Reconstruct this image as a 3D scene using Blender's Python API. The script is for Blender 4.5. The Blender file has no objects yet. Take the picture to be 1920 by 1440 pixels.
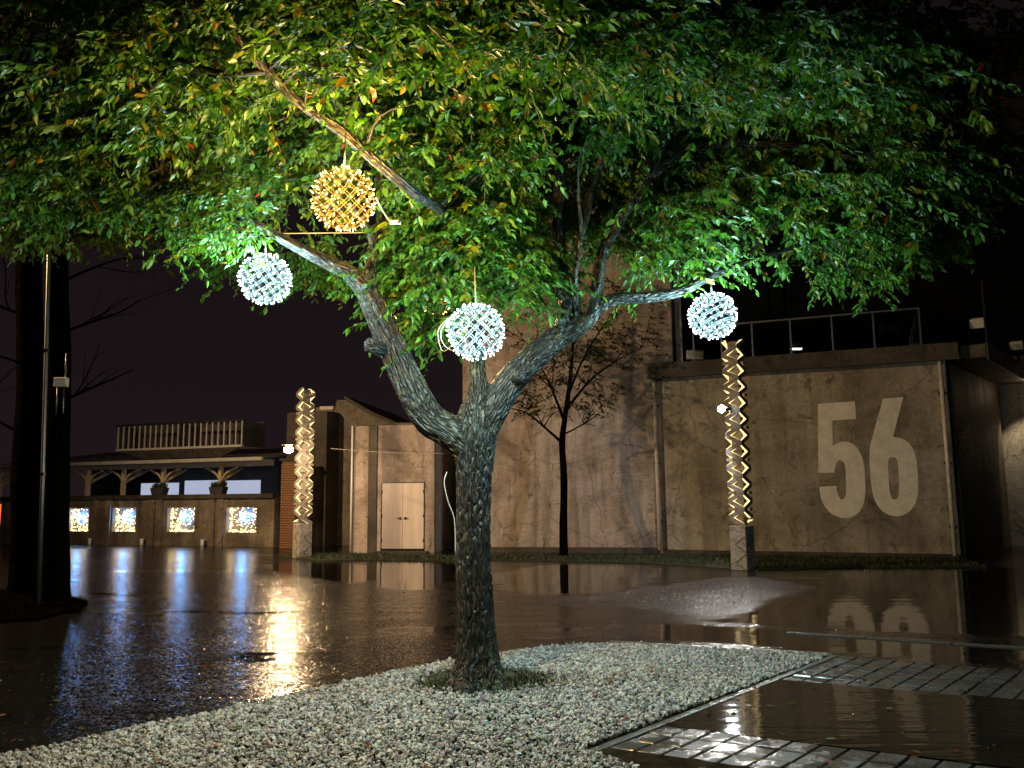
import bpy, bmesh, math, random
import numpy as np
from mathutils import Vector, Matrix
from mathutils.geometry import tessellate_polygon
random.seed(7); rng = np.random.default_rng(7)
S = bpy.context.scene; COL = S.collection
R = math.radians
# ------------------------------------------------------------------ camera
FPX, CAMH, PITCH, ROLL = 1550.0, 1.7, math.atan(210/1550), -0.010
cam = bpy.data.cameras.new('camera'); camo = bpy.data.objects.new('camera', cam); COL.objects.link(camo)
cam.sensor_width = 36; cam.lens = FPX/1920*36; cam.clip_start = 0.05; cam.clip_end = 800
CM = Matrix.Translation((0, 0, CAMH)) @ Matrix.Rotation(R(90)+PITCH, 4, 'X') @ Matrix.Rotation(ROLL, 4, 'Z')
camo.matrix_world = CM; S.camera = camo
# ------------------------------------------------------------------ sky: rainy night over a lit town
w = bpy.data.worlds.new('World'); S.world = w; w.use_nodes = True
wn = w.node_tree.nodes; wl = w.node_tree.links
wtc = wn.new('ShaderNodeTexCoord'); wsx = wn.new('ShaderNodeSeparateXYZ'); wl.new(wtc.outputs['Generated'], wsx.inputs[0])
wrp = wn.new('ShaderNodeValToRGB'); wl.new(wsx.outputs['Z'], wrp.inputs[0]); wl.new(wrp.outputs[0], wn['Background'].inputs['Color'])
for k_, (p_, c_) in enumerate(((0.0, (1.25, 0.80, 0.90, 1)), (0.30, (0.85, 0.52, 0.66, 1)), (0.9, (0.42, 0.27, 0.33, 1)))):
    if k_ > 1: wrp.color_ramp.elements.new(p_)
    wrp.color_ramp.elements[k_].position = p_; wrp.color_ramp.elements[k_].color = c_
wn['Background'].inputs['Strength'].default_value = 0.0105
S.view_settings.view_transform = 'Standard'; S.view_settings.look = 'None'
S.view_settings.exposure = 0.0; S.view_settings.gamma = 1.0
S.cycles.use_denoising = True; S.cycles.use_adaptive_sampling = True; S.cycles.adaptive_threshold = 0.02
S.cycles.max_bounces = 6; S.cycles.diffuse_bounces = 2; S.cycles.glossy_bounces = 4; S.cycles.transmission_bounces = 4
S.cycles.transparent_max_bounces = 8; S.cycles.volume_bounces = 0
S.cycles.sample_clamp_indirect = 4.0; S.cycles.caustics_reflective = False; S.cycles.caustics_refractive = False
# light levels (each one belongs to a lamp built below)
P_STREET, P_WHITE, P_AMBER, P_WALLLAMP, P_SPOT, P_ANNEX = 8000, 270, 560, 480, 560, 300

# ------------------------------------------------------------------ layout maths
R3 = CM.to_3x3()
def ray(px, py): return R3 @ Vector(((px-960)/FPX, -(py-720)/FPX, -1))
def at(px, py, Y):
    d = ray(px, py); return Vector((0, 0, CAMH)) + d*(Y/d.y)
def gnd(px, py, z=0.0):
    d = ray(px, py); return Vector((0, 0, CAMH)) + d*((z-CAMH)/d.z)
def project(P):
    P = np.asarray(P, float); q = (P-np.array((0, 0, CAMH))) @ np.array(R3)
    return 960+FPX*q[:, 0]/-q[:, 2], 720-FPX*q[:, 1]/-q[:, 2], -q[:, 2]

# ------------------------------------------------------------------ materials
MATS = {}
def mat(name):
    m = bpy.data.materials.new(name); m.use_nodes = True; MATS[name] = m
    nt = m.node_tree; return m, nt, nt.nodes['Principled BSDF']
def nd(nt, typ, inp=None, **kw):
    n = nt.nodes.new(typ)
    for k, v in kw.items(): setattr(n, k, v)
    for k, v in (inp or {}).items():
        if isinstance(v, bpy.types.NodeSocket): nt.links.new(v, n.inputs[k])
        else: n.inputs[k].default_value = v
    return n
def coords(nt, scale=(1, 1, 1), kind='Object', rot=(0, 0, 0)):
    tc = nd(nt, 'ShaderNodeTexCoord')
    return nd(nt, 'ShaderNodeMapping', {'Vector': tc.outputs[kind], 'Scale': scale, 'Rotation': rot}).outputs[0]
def noise(nt, vec, scale, detail=4, rough=0.55, dist=0.0):
    return nd(nt, 'ShaderNodeTexNoise', {'Vector': vec, 'Scale': scale, 'Detail': detail, 'Roughness': rough, 'Distortion': dist}).outputs['Fac']
def ramp(nt, fac, stops):
    n = nd(nt, 'ShaderNodeValToRGB', {'Fac': fac}); e = n.color_ramp.elements
    while len(e) < len(stops): e.new(0.5)
    for i, (p, c) in enumerate(stops):
        e[i].position = p; e[i].color = (*c, 1) if len(c) == 3 else c
    return n.outputs[0]
def grey(v): return (v, v, v)
def mix(nt, fac, a, b, mode='MIX'):
    n = nd(nt, 'ShaderNodeMix', data_type='RGBA', blend_type=mode)
    for idx, v in ((0, fac), (6, a), (7, b)):
        if isinstance(v, bpy.types.NodeSocket): nt.links.new(v, n.inputs[idx])
        else: n.inputs[idx].default_value = v if idx == 0 else (*v, 1)
    return n.outputs[2]
def bump(nt, h, strength, dist, bs):
    b = nd(nt, 'ShaderNodeBump', {'Height': h, 'Strength': strength, 'Distance': dist})
    nt.links.new(b.outputs[0], bs.inputs['Normal']); return b
def simple(name, col, rough=0.6, metal=0.0, nscale=None, namp=0.35, spec=0.5, b=0):
    m, nt, bs = mat(name)
    bs.inputs['Base Color'].default_value = (*col, 1); bs.inputs['Roughness'].default_value = rough
    bs.inputs['Metallic'].default_value = metal; bs.inputs['Specular IOR Level'].default_value = spec
    if spec <= 0.1: bs.inputs['IOR'].default_value = 1.0
    if nscale:
        n = noise(nt, coords(nt), nscale, 5)
        c = ramp(nt, n, [(0.25, tuple(x*(1-namp) for x in col)), (0.75, tuple(min(1, x*(1+namp)) for x in col))])
        nt.links.new(c, bs.inputs['Base Color'])
        if b: bump(nt, n, b, 0.02, bs)
    return m
def emit(name, col, strength):
    m, nt, bs = mat(name)
    bs.inputs['Base Color'].default_value = (*[0.5*c for c in col], 1)
    bs.inputs['Emission Color'].default_value = (*col, 1); bs.inputs['Emission Strength'].default_value = strength
    return m
def concrete(name, base, dark, light, streak=0.6, seed=0.0, wet=0.45):
    """cast concrete with rain streaks, blotches and old patches"""
    m, nt, bs = mat(name)
    tc = nd(nt, 'ShaderNodeTexCoord')
    v = nd(nt, 'ShaderNodeMapping', {'Vector': tc.outputs['Object'], 'Location': (seed, seed*1.7, seed*0.3)}).outputs[0]
    vs = nd(nt, 'ShaderNodeMapping', {'Vector': v, 'Scale': (1, 1, 0.09)}).outputs[0]
    vh = nd(nt, 'ShaderNodeMapping', {'Vector': v, 'Scale': (0.35, 0.35, 2.2)}).outputs[0]
    big = noise(nt, v, 0.55, 6, 0.62, 0.6); st = noise(nt, vs, 3.2, 6, 0.6, 0.25)
    ban = noise(nt, vh, 1.4, 5, 0.65); fine = noise(nt, v, 14, 6, 0.7); mid = noise(nt, v, 2.6, 6, 0.68, 0.8)
    c = ramp(nt, big, [(0.36, dark), (0.50, base), (0.66, light)])
    c = mix(nt, ramp(nt, st, [(0.46, grey(0)), (0.66, grey(streak))]), c, tuple(0.55*x for x in dark))
    c = mix(nt, ramp(nt, ban, [(0.56, grey(0)), (0.75, grey(0.5))]), c, light)
    c = mix(nt, ramp(nt, mid, [(0.56, grey(0)), (0.66, grey(0.8))]), c, tuple(0.5*x for x in dark))
    wv = mix(nt, 0.25, v, nd(nt, 'ShaderNodeTexNoise', {'Vector': v, 'Scale': 1.5, 'Detail': 5}).outputs['Color'])
    ck = nd(nt, 'ShaderNodeTexVoronoi', {'Vector': wv, 'Scale': 0.55}, feature='DISTANCE_TO_EDGE').outputs['Distance']
    c = mix(nt, ramp(nt, ck, [(0.0, grey(0.7)), (0.006, grey(0.0))]), c, tuple(0.3*x for x in dark))
    c = mix(nt, 0.65, c, ramp(nt, fine, [(0.25, grey(0.25)), (0.8, grey(0.85))]), 'OVERLAY')
    nt.links.new(c, bs.inputs['Base Color'])
    nt.links.new(ramp(nt, st, [(0.3, grey(0.75)), (0.75, grey(wet))]), bs.inputs['Roughness'])
    h = nd(nt, 'ShaderNodeMath', {0: mid, 1: fine}, operation='ADD').outputs[0]
    bump(nt, h, 0.5, 0.03, bs)
    return m
concrete('pink_concrete', (0.35, 0.285, 0.24), (0.18, 0.14, 0.115), (0.47, 0.40, 0.35), 0.6, 3.1)
concrete('brown_concrete', (0.30, 0.265, 0.21), (0.17, 0.145, 0.108), (0.40, 0.36, 0.30), 0.5, 11.7)
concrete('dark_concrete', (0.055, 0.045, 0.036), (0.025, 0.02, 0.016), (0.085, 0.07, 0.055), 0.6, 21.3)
concrete('gallery_concrete', (0.22, 0.185, 0.15), (0.11, 0.09, 0.075), (0.32, 0.28, 0.24), 0.7, 5.9)
concrete('cast_stone', (0.27, 0.25, 0.23), (0.18, 0.165, 0.15), (0.34, 0.32, 0.30), 0.4, 9.0)
concrete('column_stone', (0.15, 0.135, 0.12), (0.10, 0.09, 0.08), (0.20, 0.18, 0.165), 0.4, 9.0)
simple('white_paint', (0.62, 0.58, 0.53), 0.55, nscale=2.0, namp=0.12)
m, nt, bs = mat('number_paint')
n = noise(nt, coords(nt, (1, 1, 1)), 3.0, 6, 0.7); n2 = noise(nt, coords(nt, (1, 1, 0.15)), 9.0, 4)
c = ramp(nt, n, [(0.28, (0.62, 0.58, 0.52)), (0.6, (0.84, 0.80, 0.74))])
c = mix(nt, ramp(nt, n2, [(0.55, grey(0)), (0.8, grey(0.35))]), c, (0.35, 0.30, 0.24))
n3 = noise(nt, coords(nt), 7.0, 8, 0.75); c = mix(nt, ramp(nt, n3, [(0.60, grey(0)), (0.66, grey(0.75))]), c, (0.30, 0.25, 0.18)); nt.links.new(c, bs.inputs['Base Color']); bs.inputs['Roughness'].default_value = 0.6
m, nt, bs = mat('door_paint')
n = noise(nt, coords(nt, (1, 1, 0.12)), 4.0, 5); c = ramp(nt, n, [(0.3, (0.60, 0.50, 0.44)), (0.7, (0.76, 0.66, 0.60))])
nt.links.new(c, bs.inputs['Base Color']); bs.inputs['Roughness'].default_value = 0.42
simple('dark_metal', (0.03, 0.03, 0.032), 0.4, 0.6, 6, 0.4)
simple('galvanised', (0.20, 0.20, 0.20), 0.42, 0.85, 5, 0.25)
simple('pipe_paint', (0.55, 0.52, 0.48), 0.4, 0.0, 6, 0.3)
simple('pale_metal', (0.42, 0.42, 0.42), 0.45, 0.3, 5, 0.25)
simple('white_plastic', (0.72, 0.72, 0.70), 0.4)
simple('rope', (0.45, 0.43, 0.38), 0.8)
simple('timber', (0.42, 0.35, 0.25), 0.6, 0, 5, 0.35, b=0.3)
simple('dark_boards', (0.06, 0.055, 0.05), 0.6, 0, 4, 0.5, b=0.3)
simple('soil', (0.018, 0.014, 0.009), 0.9, 0, 9, 0.6, spec=0.1, b=0.8)
simple('roof_metal', (0.16, 0.16, 0.17), 0.45, 0.5, 3, 0.3)
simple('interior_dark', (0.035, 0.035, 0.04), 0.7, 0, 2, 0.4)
simple('brick', (0.20, 0.10, 0.055), 0.7, 0, 8, 0.5, b=0.4)
simple('mortar', (0.10, 0.08, 0.06), 0.85)
simple('lattice_white', (0.040, 0.042, 0.045), 1.0, spec=0.0)
simple('lattice_amber', (0.022, 0.017, 0.008), 1.0, spec=0.0)
emit('bulb_white', (0.80, 0.95, 1.0), 24); emit('bulb_amber', (1.0, 0.64, 0.20), 14)
emit('bulb_net', (1.0, 0.68, 0.24), 9.0); emit('star_blue', (0.07, 0.38, 1.0), 75); emit('star_core', (0.6, 0.88, 1.0), 12)
emit('led_strip', (1.0, 0.74, 0.33), 1.5); emit('wall_lamp_glass', (1.0, 0.66, 0.30), 30)
emit('spot_lens', (0.86, 0.92, 1.0), 60); emit('street_lamp_glass', (1.0, 0.72, 0.42), 40)
emit('screen_glow', (0.52, 0.58, 0.78), 0.75); emit('small_flood_lens', (1.0, 0.86, 0.6), 4); emit('orange_sign', (1.0, 0.22, 0.03), 0.9)
m, nt, bs = mat('glass')
bs.inputs['Base Color'].default_value = (0.6, 0.7, 0.7, 1); bs.inputs['Roughness'].default_value = 0.03
bs.inputs['Transmission Weight'].default_value = 1.0; bs.inputs['IOR'].default_value = 1.02
simple('window_glass', (0.02, 0.022, 0.026), 0.06, 0, 2, 0.3)
# bark: deep vertical fissures, lichen and moss, wet
def bark(name, base, dark, lichen=0.35, wet=0.38):
    m, nt, bs = mat(name)
    bc = nd(nt, 'ShaderNodeAttribute', attribute_name='bark_co')
    v = nd(nt, 'ShaderNodeMapping', {'Vector': bc.outputs['Vector'], 'Scale': (1, 1, 0.20)}).outputs[0]
    wob = noise(nt, v, 6, 3)
    v2 = mix(nt, 0.13, v, nd(nt, 'ShaderNodeTexNoise', {'Vector': v, 'Scale': 9.0, 'Detail': 3}).outputs['Color'])
    vor = nd(nt, 'ShaderNodeTexVoronoi', {'Vector': v2, 'Scale': 34.0}, feature='DISTANCE_TO_EDGE').outputs['Distance']
    fis = ramp(nt, vor, [(0.0, grey(0)), (0.22, grey(1))])
    fine = noise(nt, v, 60, 5, 0.7)
    c = mix(nt, fis, dark, base)
    c = mix(nt, 0.5, c, ramp(nt, fine, [(0.2, grey(0.2)), (0.8, grey(0.8))]), 'OVERLAY')
    o = nd(nt, 'ShaderNodeTexCoord').outputs['Object']
    pat = noise(nt, o, 1.6, 3, 0.5); spk = noise(nt, o, 17, 4, 0.65, 0.5)
    k = nd(nt, 'ShaderNodeMath', {0: ramp(nt, pat, [(0.45, grey(0)), (0.62, grey(1))]), 1: ramp(nt, spk, [(0.52, grey(0)), (0.60, grey(1))])}, operation='MULTIPLY').outputs[0]
    k = nd(nt, 'ShaderNodeMath', {0: k, 1: lichen}, operation='MULTIPLY').outputs[0]
    c = mix(nt, k, c, (0.15, 0.20, 0.11))
    nt.links.new(c, bs.inputs['Base Color'])
    nt.links.new(ramp(nt, fine, [(0.3, grey(wet)), (0.7, grey(wet+0.3))]), bs.inputs['Roughness'])
    h = nd(nt, 'ShaderNodeMath', {0: fis, 1: nd(nt, 'ShaderNodeMath', {0: fine, 1: 0.35}, operation='MULTIPLY').outputs[0]}, operation='ADD').outputs[0]
    bump(nt, h, 0.9, 0.018, bs)
def _dull(m): MATS[m].node_tree.nodes['Principled BSDF'].inputs['IOR'].default_value = 1.0
bark('bark', (0.016, 0.0145, 0.012), (0.003, 0.0026, 0.0022), 0.5)
bark('bark_dark', (0.005, 0.004, 0.003), (0.0015, 0.0012, 0.001), 0.0, 0.85); _dull('bark_dark')  # near-black base puts the left trunks' shade into the bark colour
# leaves: colour per leaf, glossy when wet, light passes through
def leafmat(name, rough, gl):
    m, nt, bs = mat(name)
    at_ = nd(nt, 'ShaderNodeAttribute', attribute_name='leaf_colour')
    nt.links.new(at_.outputs['Color'], bs.inputs['Base Color']); bs.inputs['Roughness'].default_value = rough
    bs.inputs['Specular IOR Level'].default_value = gl
    tr = nd(nt, 'ShaderNodeBsdfTranslucent'); nt.links.new(mix(nt, 1.0, at_.outputs['Color'], (0.9, 1.0, 0.35), 'MULTIPLY'), tr.inputs['Color'])
    mx = nd(nt, 'ShaderNodeMixShader', {0: 0.36}); nt.links.new(bs.outputs[0], mx.inputs[1]); nt.links.new(tr.outputs[0], mx.inputs[2])
    nt.links.new(mx.outputs[0], nt.nodes['Material Output'].inputs['Surface'])
leafmat('leaf', 0.38, 0.28)
# wet asphalt: granular, with films of water lying in the low places
m, nt, bs = mat('wet_asphalt')
o = coords(nt); fine = noise(nt, o, 55, 2, 0.6)
low = noise(nt, coords(nt, (0.30, 1.0, 1.0), rot=(0, 0, 0.12)), 0.9, 5, 0.6, 0.5)
strk = noise(nt, coords(nt, (0.25, 1.6, 1.0), rot=(0, 0, -0.10)), 1.7, 5, 0.65, 0.3)
edge = noise(nt, coords(nt, (0.6, 1.3, 1.0)), 2.3, 6, 0.65, 0.6)
wa = nd(nt, 'ShaderNodeAttribute', attribute_name='water').outputs['Fac']; co_ = nd(nt, 'ShaderNodeAttribute', attribute_name='coarse_sheen').outputs['Fac']
def M_(op, a, b): return nd(nt, 'ShaderNodeMath', {0: a, 1: b}, operation=op).outputs[0]
wm = ramp(nt, M_('ADD', wa, M_('MULTIPLY', M_('SUBTRACT', edge, 0.5), 1.1)), [(0.40, grey(0)), (0.62, grey(1))])
cm = ramp(nt, M_('ADD', co_, M_('MULTIPLY', M_('SUBTRACT', edge, 0.5), 0.9)), [(0.38, grey(0)), (0.60, grey(1))])
film = M_('MAXIMUM', ramp(nt, low, [(0.57, grey(0)), (0.66, grey(1))]), wm)
film = M_('MULTIPLY', film, M_('SUBTRACT', 1.0, cm))
c = ramp(nt, fine, [(0.3, (0.003, 0.003, 0.003)), (0.75, (0.013, 0.0125, 0.012))])
c = mix(nt, cm, c, ramp(nt, fine, [(0.35, (0.02, 0.02, 0.022)), (0.7, (0.11, 0.11, 0.115))])); nt.links.new(c, bs.inputs['Base Color'])  # paler grains put the spotlight's sheen into the colour
nt.links.new(mix(nt, film, grey(0.19), grey(0.05)), bs.inputs['Roughness'])
geo = nd(nt, 'ShaderNodeNewGeometry').outputs['Normal']
def grains(scale, k):
    vo = nd(nt, 'ShaderNodeTexVoronoi', {'Vector': o, 'Scale': scale}).outputs['Color']
    ce = nd(nt, 'ShaderNodeVectorMath', {0: vo, 1: (0.5, 0.5, 0.5)}, operation='SUBTRACT').outputs[0]
    fl = nd(nt, 'ShaderNodeVectorMath', {0: ce, 1: (1.0, 1.0, 0.0)}, operation='MULTIPLY').outputs[0]
    bl_ = nd(nt, 'ShaderNodeSeparateColor', {0: vo}).outputs[2]          # a few grains stand at a steep tilt and glint
    gk = nd(nt, 'ShaderNodeMapRange', {'Value': bl_, 'From Min': 0.70, 'From Max': 1.0, 'To Min': k*0.38, 'To Max': k*2.6}).outputs[0]
    return nd(nt, 'ShaderNodeVectorMath', {0: fl, 'Scale': gk}, operation='SCALE').outputs[0]
tilt = nd(nt, 'ShaderNodeVectorMath', {0: grains(85, 0.46), 1: grains(48, 0.24)}, operation='ADD').outputs[0]
rough_k = M_('MULTIPLY', ramp(nt, strk, [(0.36, grey(0.22)), (0.60, grey(1.0))]), M_('SUBTRACT', 1.0, M_('MULTIPLY', film, 0.97)))
rough_k = M_('ADD', rough_k, M_('MULTIPLY', cm, 2.2))
sc_ = nd(nt, 'ShaderNodeVectorMath', {0: tilt, 'Scale': rough_k}, operation='SCALE').outputs[0]
rip = nd(nt, 'ShaderNodeTexNoise', {'Vector': coords(nt, (0.5, 1.6, 1)), 'Scale': 2.6, 'Detail': 3.0}).outputs['Color']
rip = nd(nt, 'ShaderNodeVectorMath', {0: nd(nt, 'ShaderNodeVectorMath', {0: rip, 1: (0.5, 0.5, 0.5)}, operation='SUBTRACT').outputs[0], 1: (0.012, 0.035, 0)}, operation='MULTIPLY').outputs[0]
nn = nd(nt, 'ShaderNodeVectorMath', {0: nd(nt, 'ShaderNodeVectorMath', {0: geo, 1: sc_}, operation='ADD').outputs[0], 1: rip}, operation='ADD').outputs[0]
nt.links.new(nd(nt, 'ShaderNodeVectorMath', {0: nn}, operation='NORMALIZE').outputs[0], bs.inputs['Normal'])
bs.inputs['Specular IOR Level'].default_value = 0.5
# standing water: thin, dark bottom, faint ripples from the rain
m, nt, bs = mat('puddle_water')
bs.inputs['Base Color'].default_value = (0.012, 0.011, 0.009, 1); bs.inputs['Roughness'].default_value = 0.045; bs.inputs['IOR'].default_value = 1.36
bs.inputs['Specular IOR Level'].default_value = 0.7
rp = noise(nt, coords(nt, (0.5, 2.4, 1)), 2.2, 3, 0.6, 0.4); r2 = noise(nt, coords(nt), 16, 3, 0.6)
h = nd(nt, 'ShaderNodeMath', {0: rp, 1: nd(nt, 'ShaderNodeMath', {0: r2, 1: 0.06}, operation='MULTIPLY').outputs[0]}, operation='ADD').outputs[0]
bump(nt, h, 0.22, 0.02, bs)
# paving blocks with water films
m, nt, bs = mat('wet_paver')
o = coords(nt, kind='Object'); oi = nd(nt, 'ShaderNodeObjectInfo')
tc = nd(nt, 'ShaderNodeTexCoord')
vv = nd(nt, 'ShaderNodeVectorMath', {0: tc.outputs['Object'], 1: oi.outputs['Location']}, operation='ADD').outputs[0]
fine = noise(nt, vv, 90, 4, 0.7); low = noise(nt, vv, 3.5, 4, 0.6)
c = ramp(nt, fine, [(0.3, (0.03, 0.031, 0.033)), (0.75, (0.085, 0.085, 0.085))])
c = mix(nt, 0.6, c, ramp(nt, oi.outputs['Random'], [(0, grey(0.30)), (1, grey(0.75))]), 'OVERLAY'); nt.links.new(c, bs.inputs['Base Color'])
nt.links.new(ramp(nt, low, [(0.42, grey(0.40)), (0.55, grey(0.10))]), bs.inputs['Roughness'])
bp = bump(nt, fine, 0.5, 0.006, bs); nt.links.new(ramp(nt, low, [(0.42, grey(0.7)), (0.55, grey(0.08))]), bp.inputs['Strength'])
m, nt, bs = mat('kerb_stone')
o = coords(nt); fine = noise(nt, o, 70, 4, 0.7)
nt.links.new(ramp(nt, fine, [(0.3, (0.05, 0.05, 0.05)), (0.75, (0.14, 0.14, 0.14))]), bs.inputs['Base Color'])
bs.inputs['Roughness'].default_value = 0.28; bump(nt, fine, 0.6, 0.006, bs)
m, nt, bs = mat('pebble')
at_ = nd(nt, 'ShaderNodeAttribute', attribute_name='leaf_colour'); fine = noise(nt, coords(nt), 60, 3)
nt.links.new(mix(nt, 0.35, at_.outputs['Color'], ramp(nt, fine, [(0.2, grey(0.2)), (0.8, grey(0.8))]), 'OVERLAY'), bs.inputs['Base Color']); bs.inputs['Roughness'].default_value = 0.45
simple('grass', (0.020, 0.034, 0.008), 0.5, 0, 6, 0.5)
simple('shaded_grass', (0.003, 0.004, 0.0015), 0.7, 0, 6, 0.5, spec=0.1)  # copy of the grass with the bed's shade put into its colour
simple('shaded_bed_soil', (0.0025, 0.002, 0.0016), 0.9, 0, 3, 0.6, spec=0.1, b=0.6)  # soil colour darkened to stand in for shade on the bed
simple('lawn_soil', (0.020, 0.024, 0.009), 0.8, 0, 3, 0.6, b=0.6)

# ------------------------------------------------------------------ mesh helpers
def obj(name, me, mt=None, parent=None):
    o = bpy.data.objects.new(name, me); COL.objects.link(o)
    if mt is not None and me is not None and not me.materials: me.materials.append(MATS[mt])
    if parent is not None: o.parent = parent
    return o
def pydata(name, v, f, mt=None, parent=None, smooth=False):
    me = bpy.data.meshes.new(name); me.from_pydata([tuple(x) for x in v], [], f); me.update()
    if smooth:
        for p in me.polygons: p.use_smooth = True
    return obj(name, me, mt, parent)
BOXF = [(0, 3, 2, 1), (4, 5, 6, 7), (0, 1, 5, 4), (1, 2, 6, 5), (2, 3, 7, 6), (3, 0, 4, 7)]
def boxmesh(name, bl, bevel=0.0):
    v, f = [], []
    for x0, x1, y0, y1, z0, z1 in bl:
        b = len(v)
        v += [(x0, y0, z0), (x1, y0, z0), (x1, y1, z0), (x0, y1, z0), (x0, y0, z1), (x1, y0, z1), (x1, y1, z1), (x0, y1, z1)]
        f += [tuple(b+i for i in q) for q in BOXF]
    me = bpy.data.meshes.new(name); me.from_pydata(v, [], f); me.update()
    if bevel:
        bm = bmesh.new(); bm.from_mesh(me)
        bmesh.ops.bevel(bm, geom=bm.edges[:], offset=bevel, segments=1, affect='EDGES'); bm.to_mesh(me); bm.free()
    return me
def box(name, x0, x1, y0, y1, z0, z1, mt, parent=None, bevel=0.0):
    return obj(name, boxmesh(name, [(x0, x1, y0, y1, z0, z1)], bevel), mt, parent)
def boxes(name, bl, mt, parent=None, bevel=0.0): return obj(name, boxmesh(name, bl, bevel), mt, parent)
def empty(name, loc=(0, 0, 0), rz=0.0):
    o = bpy.data.objects.new(name, None); COL.objects.link(o); o.location = loc; o.rotation_euler = (0, 0, rz); return o
def tag(o, label, cat, group=None):
    o['label'] = label; o['category'] = cat
    if group: o['group'] = group
    return o
def struct(o, label=None):
    o['kind'] = 'structure'
    if label: o['label'] = label
    return o
def frame_of(t, ref=Vector((0, 0, 1))):
    t = t.normalized(); a = ref if abs(t.dot(ref)) < 0.95 else Vector((1, 0, 0))
    u = t.cross(a).normalized(); return u, t.cross(u).normalized()
def smooth_path(pts, n=6):
    """Catmull-Rom through (Vector, radius) points"""
    out = []
    P = [pts[0]]+list(pts)+[pts[-1]]
    for i in range(1, len(P)-2):
        for k in range(n):
            t = k/n; p0, p1, p2, p3 = (P[i+j][0] for j in (-1, 0, 1, 2))
            q = 0.5*((2*p1)+(p2-p0)*t+(2*p0-5*p1+4*p2-p3)*t*t+(-p0+3*p1-3*p2+p3)*t**3)
            out.append((q, P[i][1]*(1-t)+P[i+1][1]*t))
    out.append(pts[-1]); return out
def tube_data(V, F, UV, path, seg=10, wob=0.0, flare=None, cap=True):
    b0 = len(V); L = 0.0; u0, _ = frame_of(path[1][0]-path[0][0])
    ph = random.random()*10
    for i, (p, r) in enumerate(path):
        t = (path[min(i+1, len(path)-1)][0]-path[max(i-1, 0)][0]).normalized()
        u = (u0-t*u0.dot(t)).normalized(); u0 = u; vv = t.cross(u)
        if i: L += (p-path[i-1][0]).length
        for k in range(seg):
            a = 2*math.pi*k/seg; rr = r
            if wob: rr *= 1+wob*(0.5*math.sin(3*a+ph+L*2.1)+0.35*math.sin(5*a-L*3.3+ph*2)+0.3*math.sin(2*a+L*5))
            if flare: rr *= flare(L, a)
            V.append(p+(u*math.cos(a)+vv*math.sin(a))*rr); UV.append((max(r, 0.02)*math.cos(a), max(r, 0.02)*math.sin(a), L))
    n = len(path)
    for i in range(n-1):
        for k in range(seg):
            k2 = (k+1) % seg
            F.append((b0+i*seg+k, b0+i*seg+k2, b0+(i+1)*seg+k2, b0+(i+1)*seg+k))
    if cap: F.append(tuple(b0+(n-1)*seg+k for k in range(seg))); F.append(tuple(b0+k for k in reversed(range(seg))))
def tube_obj(name, paths, mt, parent=None, seg=10, wob=0.0, flare=None, uvs=True):
    V, F, UV = [], [], []
    for p in paths: tube_data(V, F, UV, p, seg, wob, flare)
    me = bpy.data.meshes.new(name); me.from_pydata([tuple(v) for v in V], [], F); me.update()
    if uvs:
        at_ = me.attributes.new('bark_co', 'FLOAT_VECTOR', 'POINT'); at_.data.foreach_set('vector', np.array(UV, np.float32).ravel())
    me.polygons.foreach_set('use_smooth', np.ones(len(me.polygons), bool))
    return obj(name, me, mt, parent)
def rod(name, p, q, r, mt, parent=None, seg=8): return tube_obj(name, [[(Vector(p), r), (Vector(q), r)]], mt, parent, seg)
def poly_sheet(name, pts, mt, parent=None, thick=0.0, holes=()):
    """flat polygon given as 3-D points, optionally thickened downward"""
    loops = [[Vector(p) for p in pts]]+[[Vector(p) for p in h] for h in holes]
    tr = tessellate_polygon(loops); V = [p for l in loops for p in l]
    bm = bmesh.new(); bv = [bm.verts.new(p) for p in V]
    for t in tr:
        try: bm.faces.new([bv[i] for i in t])
        except ValueError: pass
    bmesh.ops.recalc_face_normals(bm, faces=bm.faces[:])
    if bm.faces and sum(f.normal.z for f in bm.faces) < 0: bmesh.ops.reverse_faces(bm, faces=bm.faces[:])
    if thick:
        r = bmesh.ops.extrude_face_region(bm, geom=bm.faces[:])
        bmesh.ops.translate(bm, vec=(0, 0, -thick), verts=[g for g in r['geom'] if isinstance(g, bmesh.types.BMVert)])
        bmesh.ops.recalc_face_normals(bm, faces=bm.faces[:])
    me = bpy.data.meshes.new(name); bm.to_mesh(me); bm.free()
    return obj(name, me, mt, parent)
class Facade:
    """vertical wall plane through two ground points; local x runs along it, local y goes into it"""
    def __init__(s, px0, Y0, px1, Y1):
        a = at(px0, 980, Y0); b = at(px1, 980, Y1); s.A = Vector((a.x, a.y, 0)); d = Vector((b.x-a.x, b.y-a.y, 0))
        s.L = d.length; s.d = d.normalized(); s.n = Vector((-s.d.y, s.d.x, 0)); s.rz = math.atan2(s.d.y, s.d.x)
    def uz(s, px, py, off=0.0):
        r = ray(px, py); o = Vector((0, 0, CAMH)); t = (s.A+s.n*off-o).dot(s.n)/r.dot(s.n); p = o+r*t
        return (p-s.A).dot(s.d), p.z
    def u(s, px, py=980, off=0.0): return s.uz(px, py, off)[0]
    def z(s, px, py, off=0.0): return s.uz(px, py, off)[1]
    def empty(s, name): return empty(name, s.A, s.rz)
def point(name, loc, power, col, radius, parent=None):
    l = bpy.data.lights.new(name, 'POINT'); l.energy = power; l.color = col; l.shadow_soft_size = radius
    o = bpy.data.objects.new(name, l); COL.objects.link(o); o.location = loc
    if parent: o.parent = parent
    return o
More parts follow.
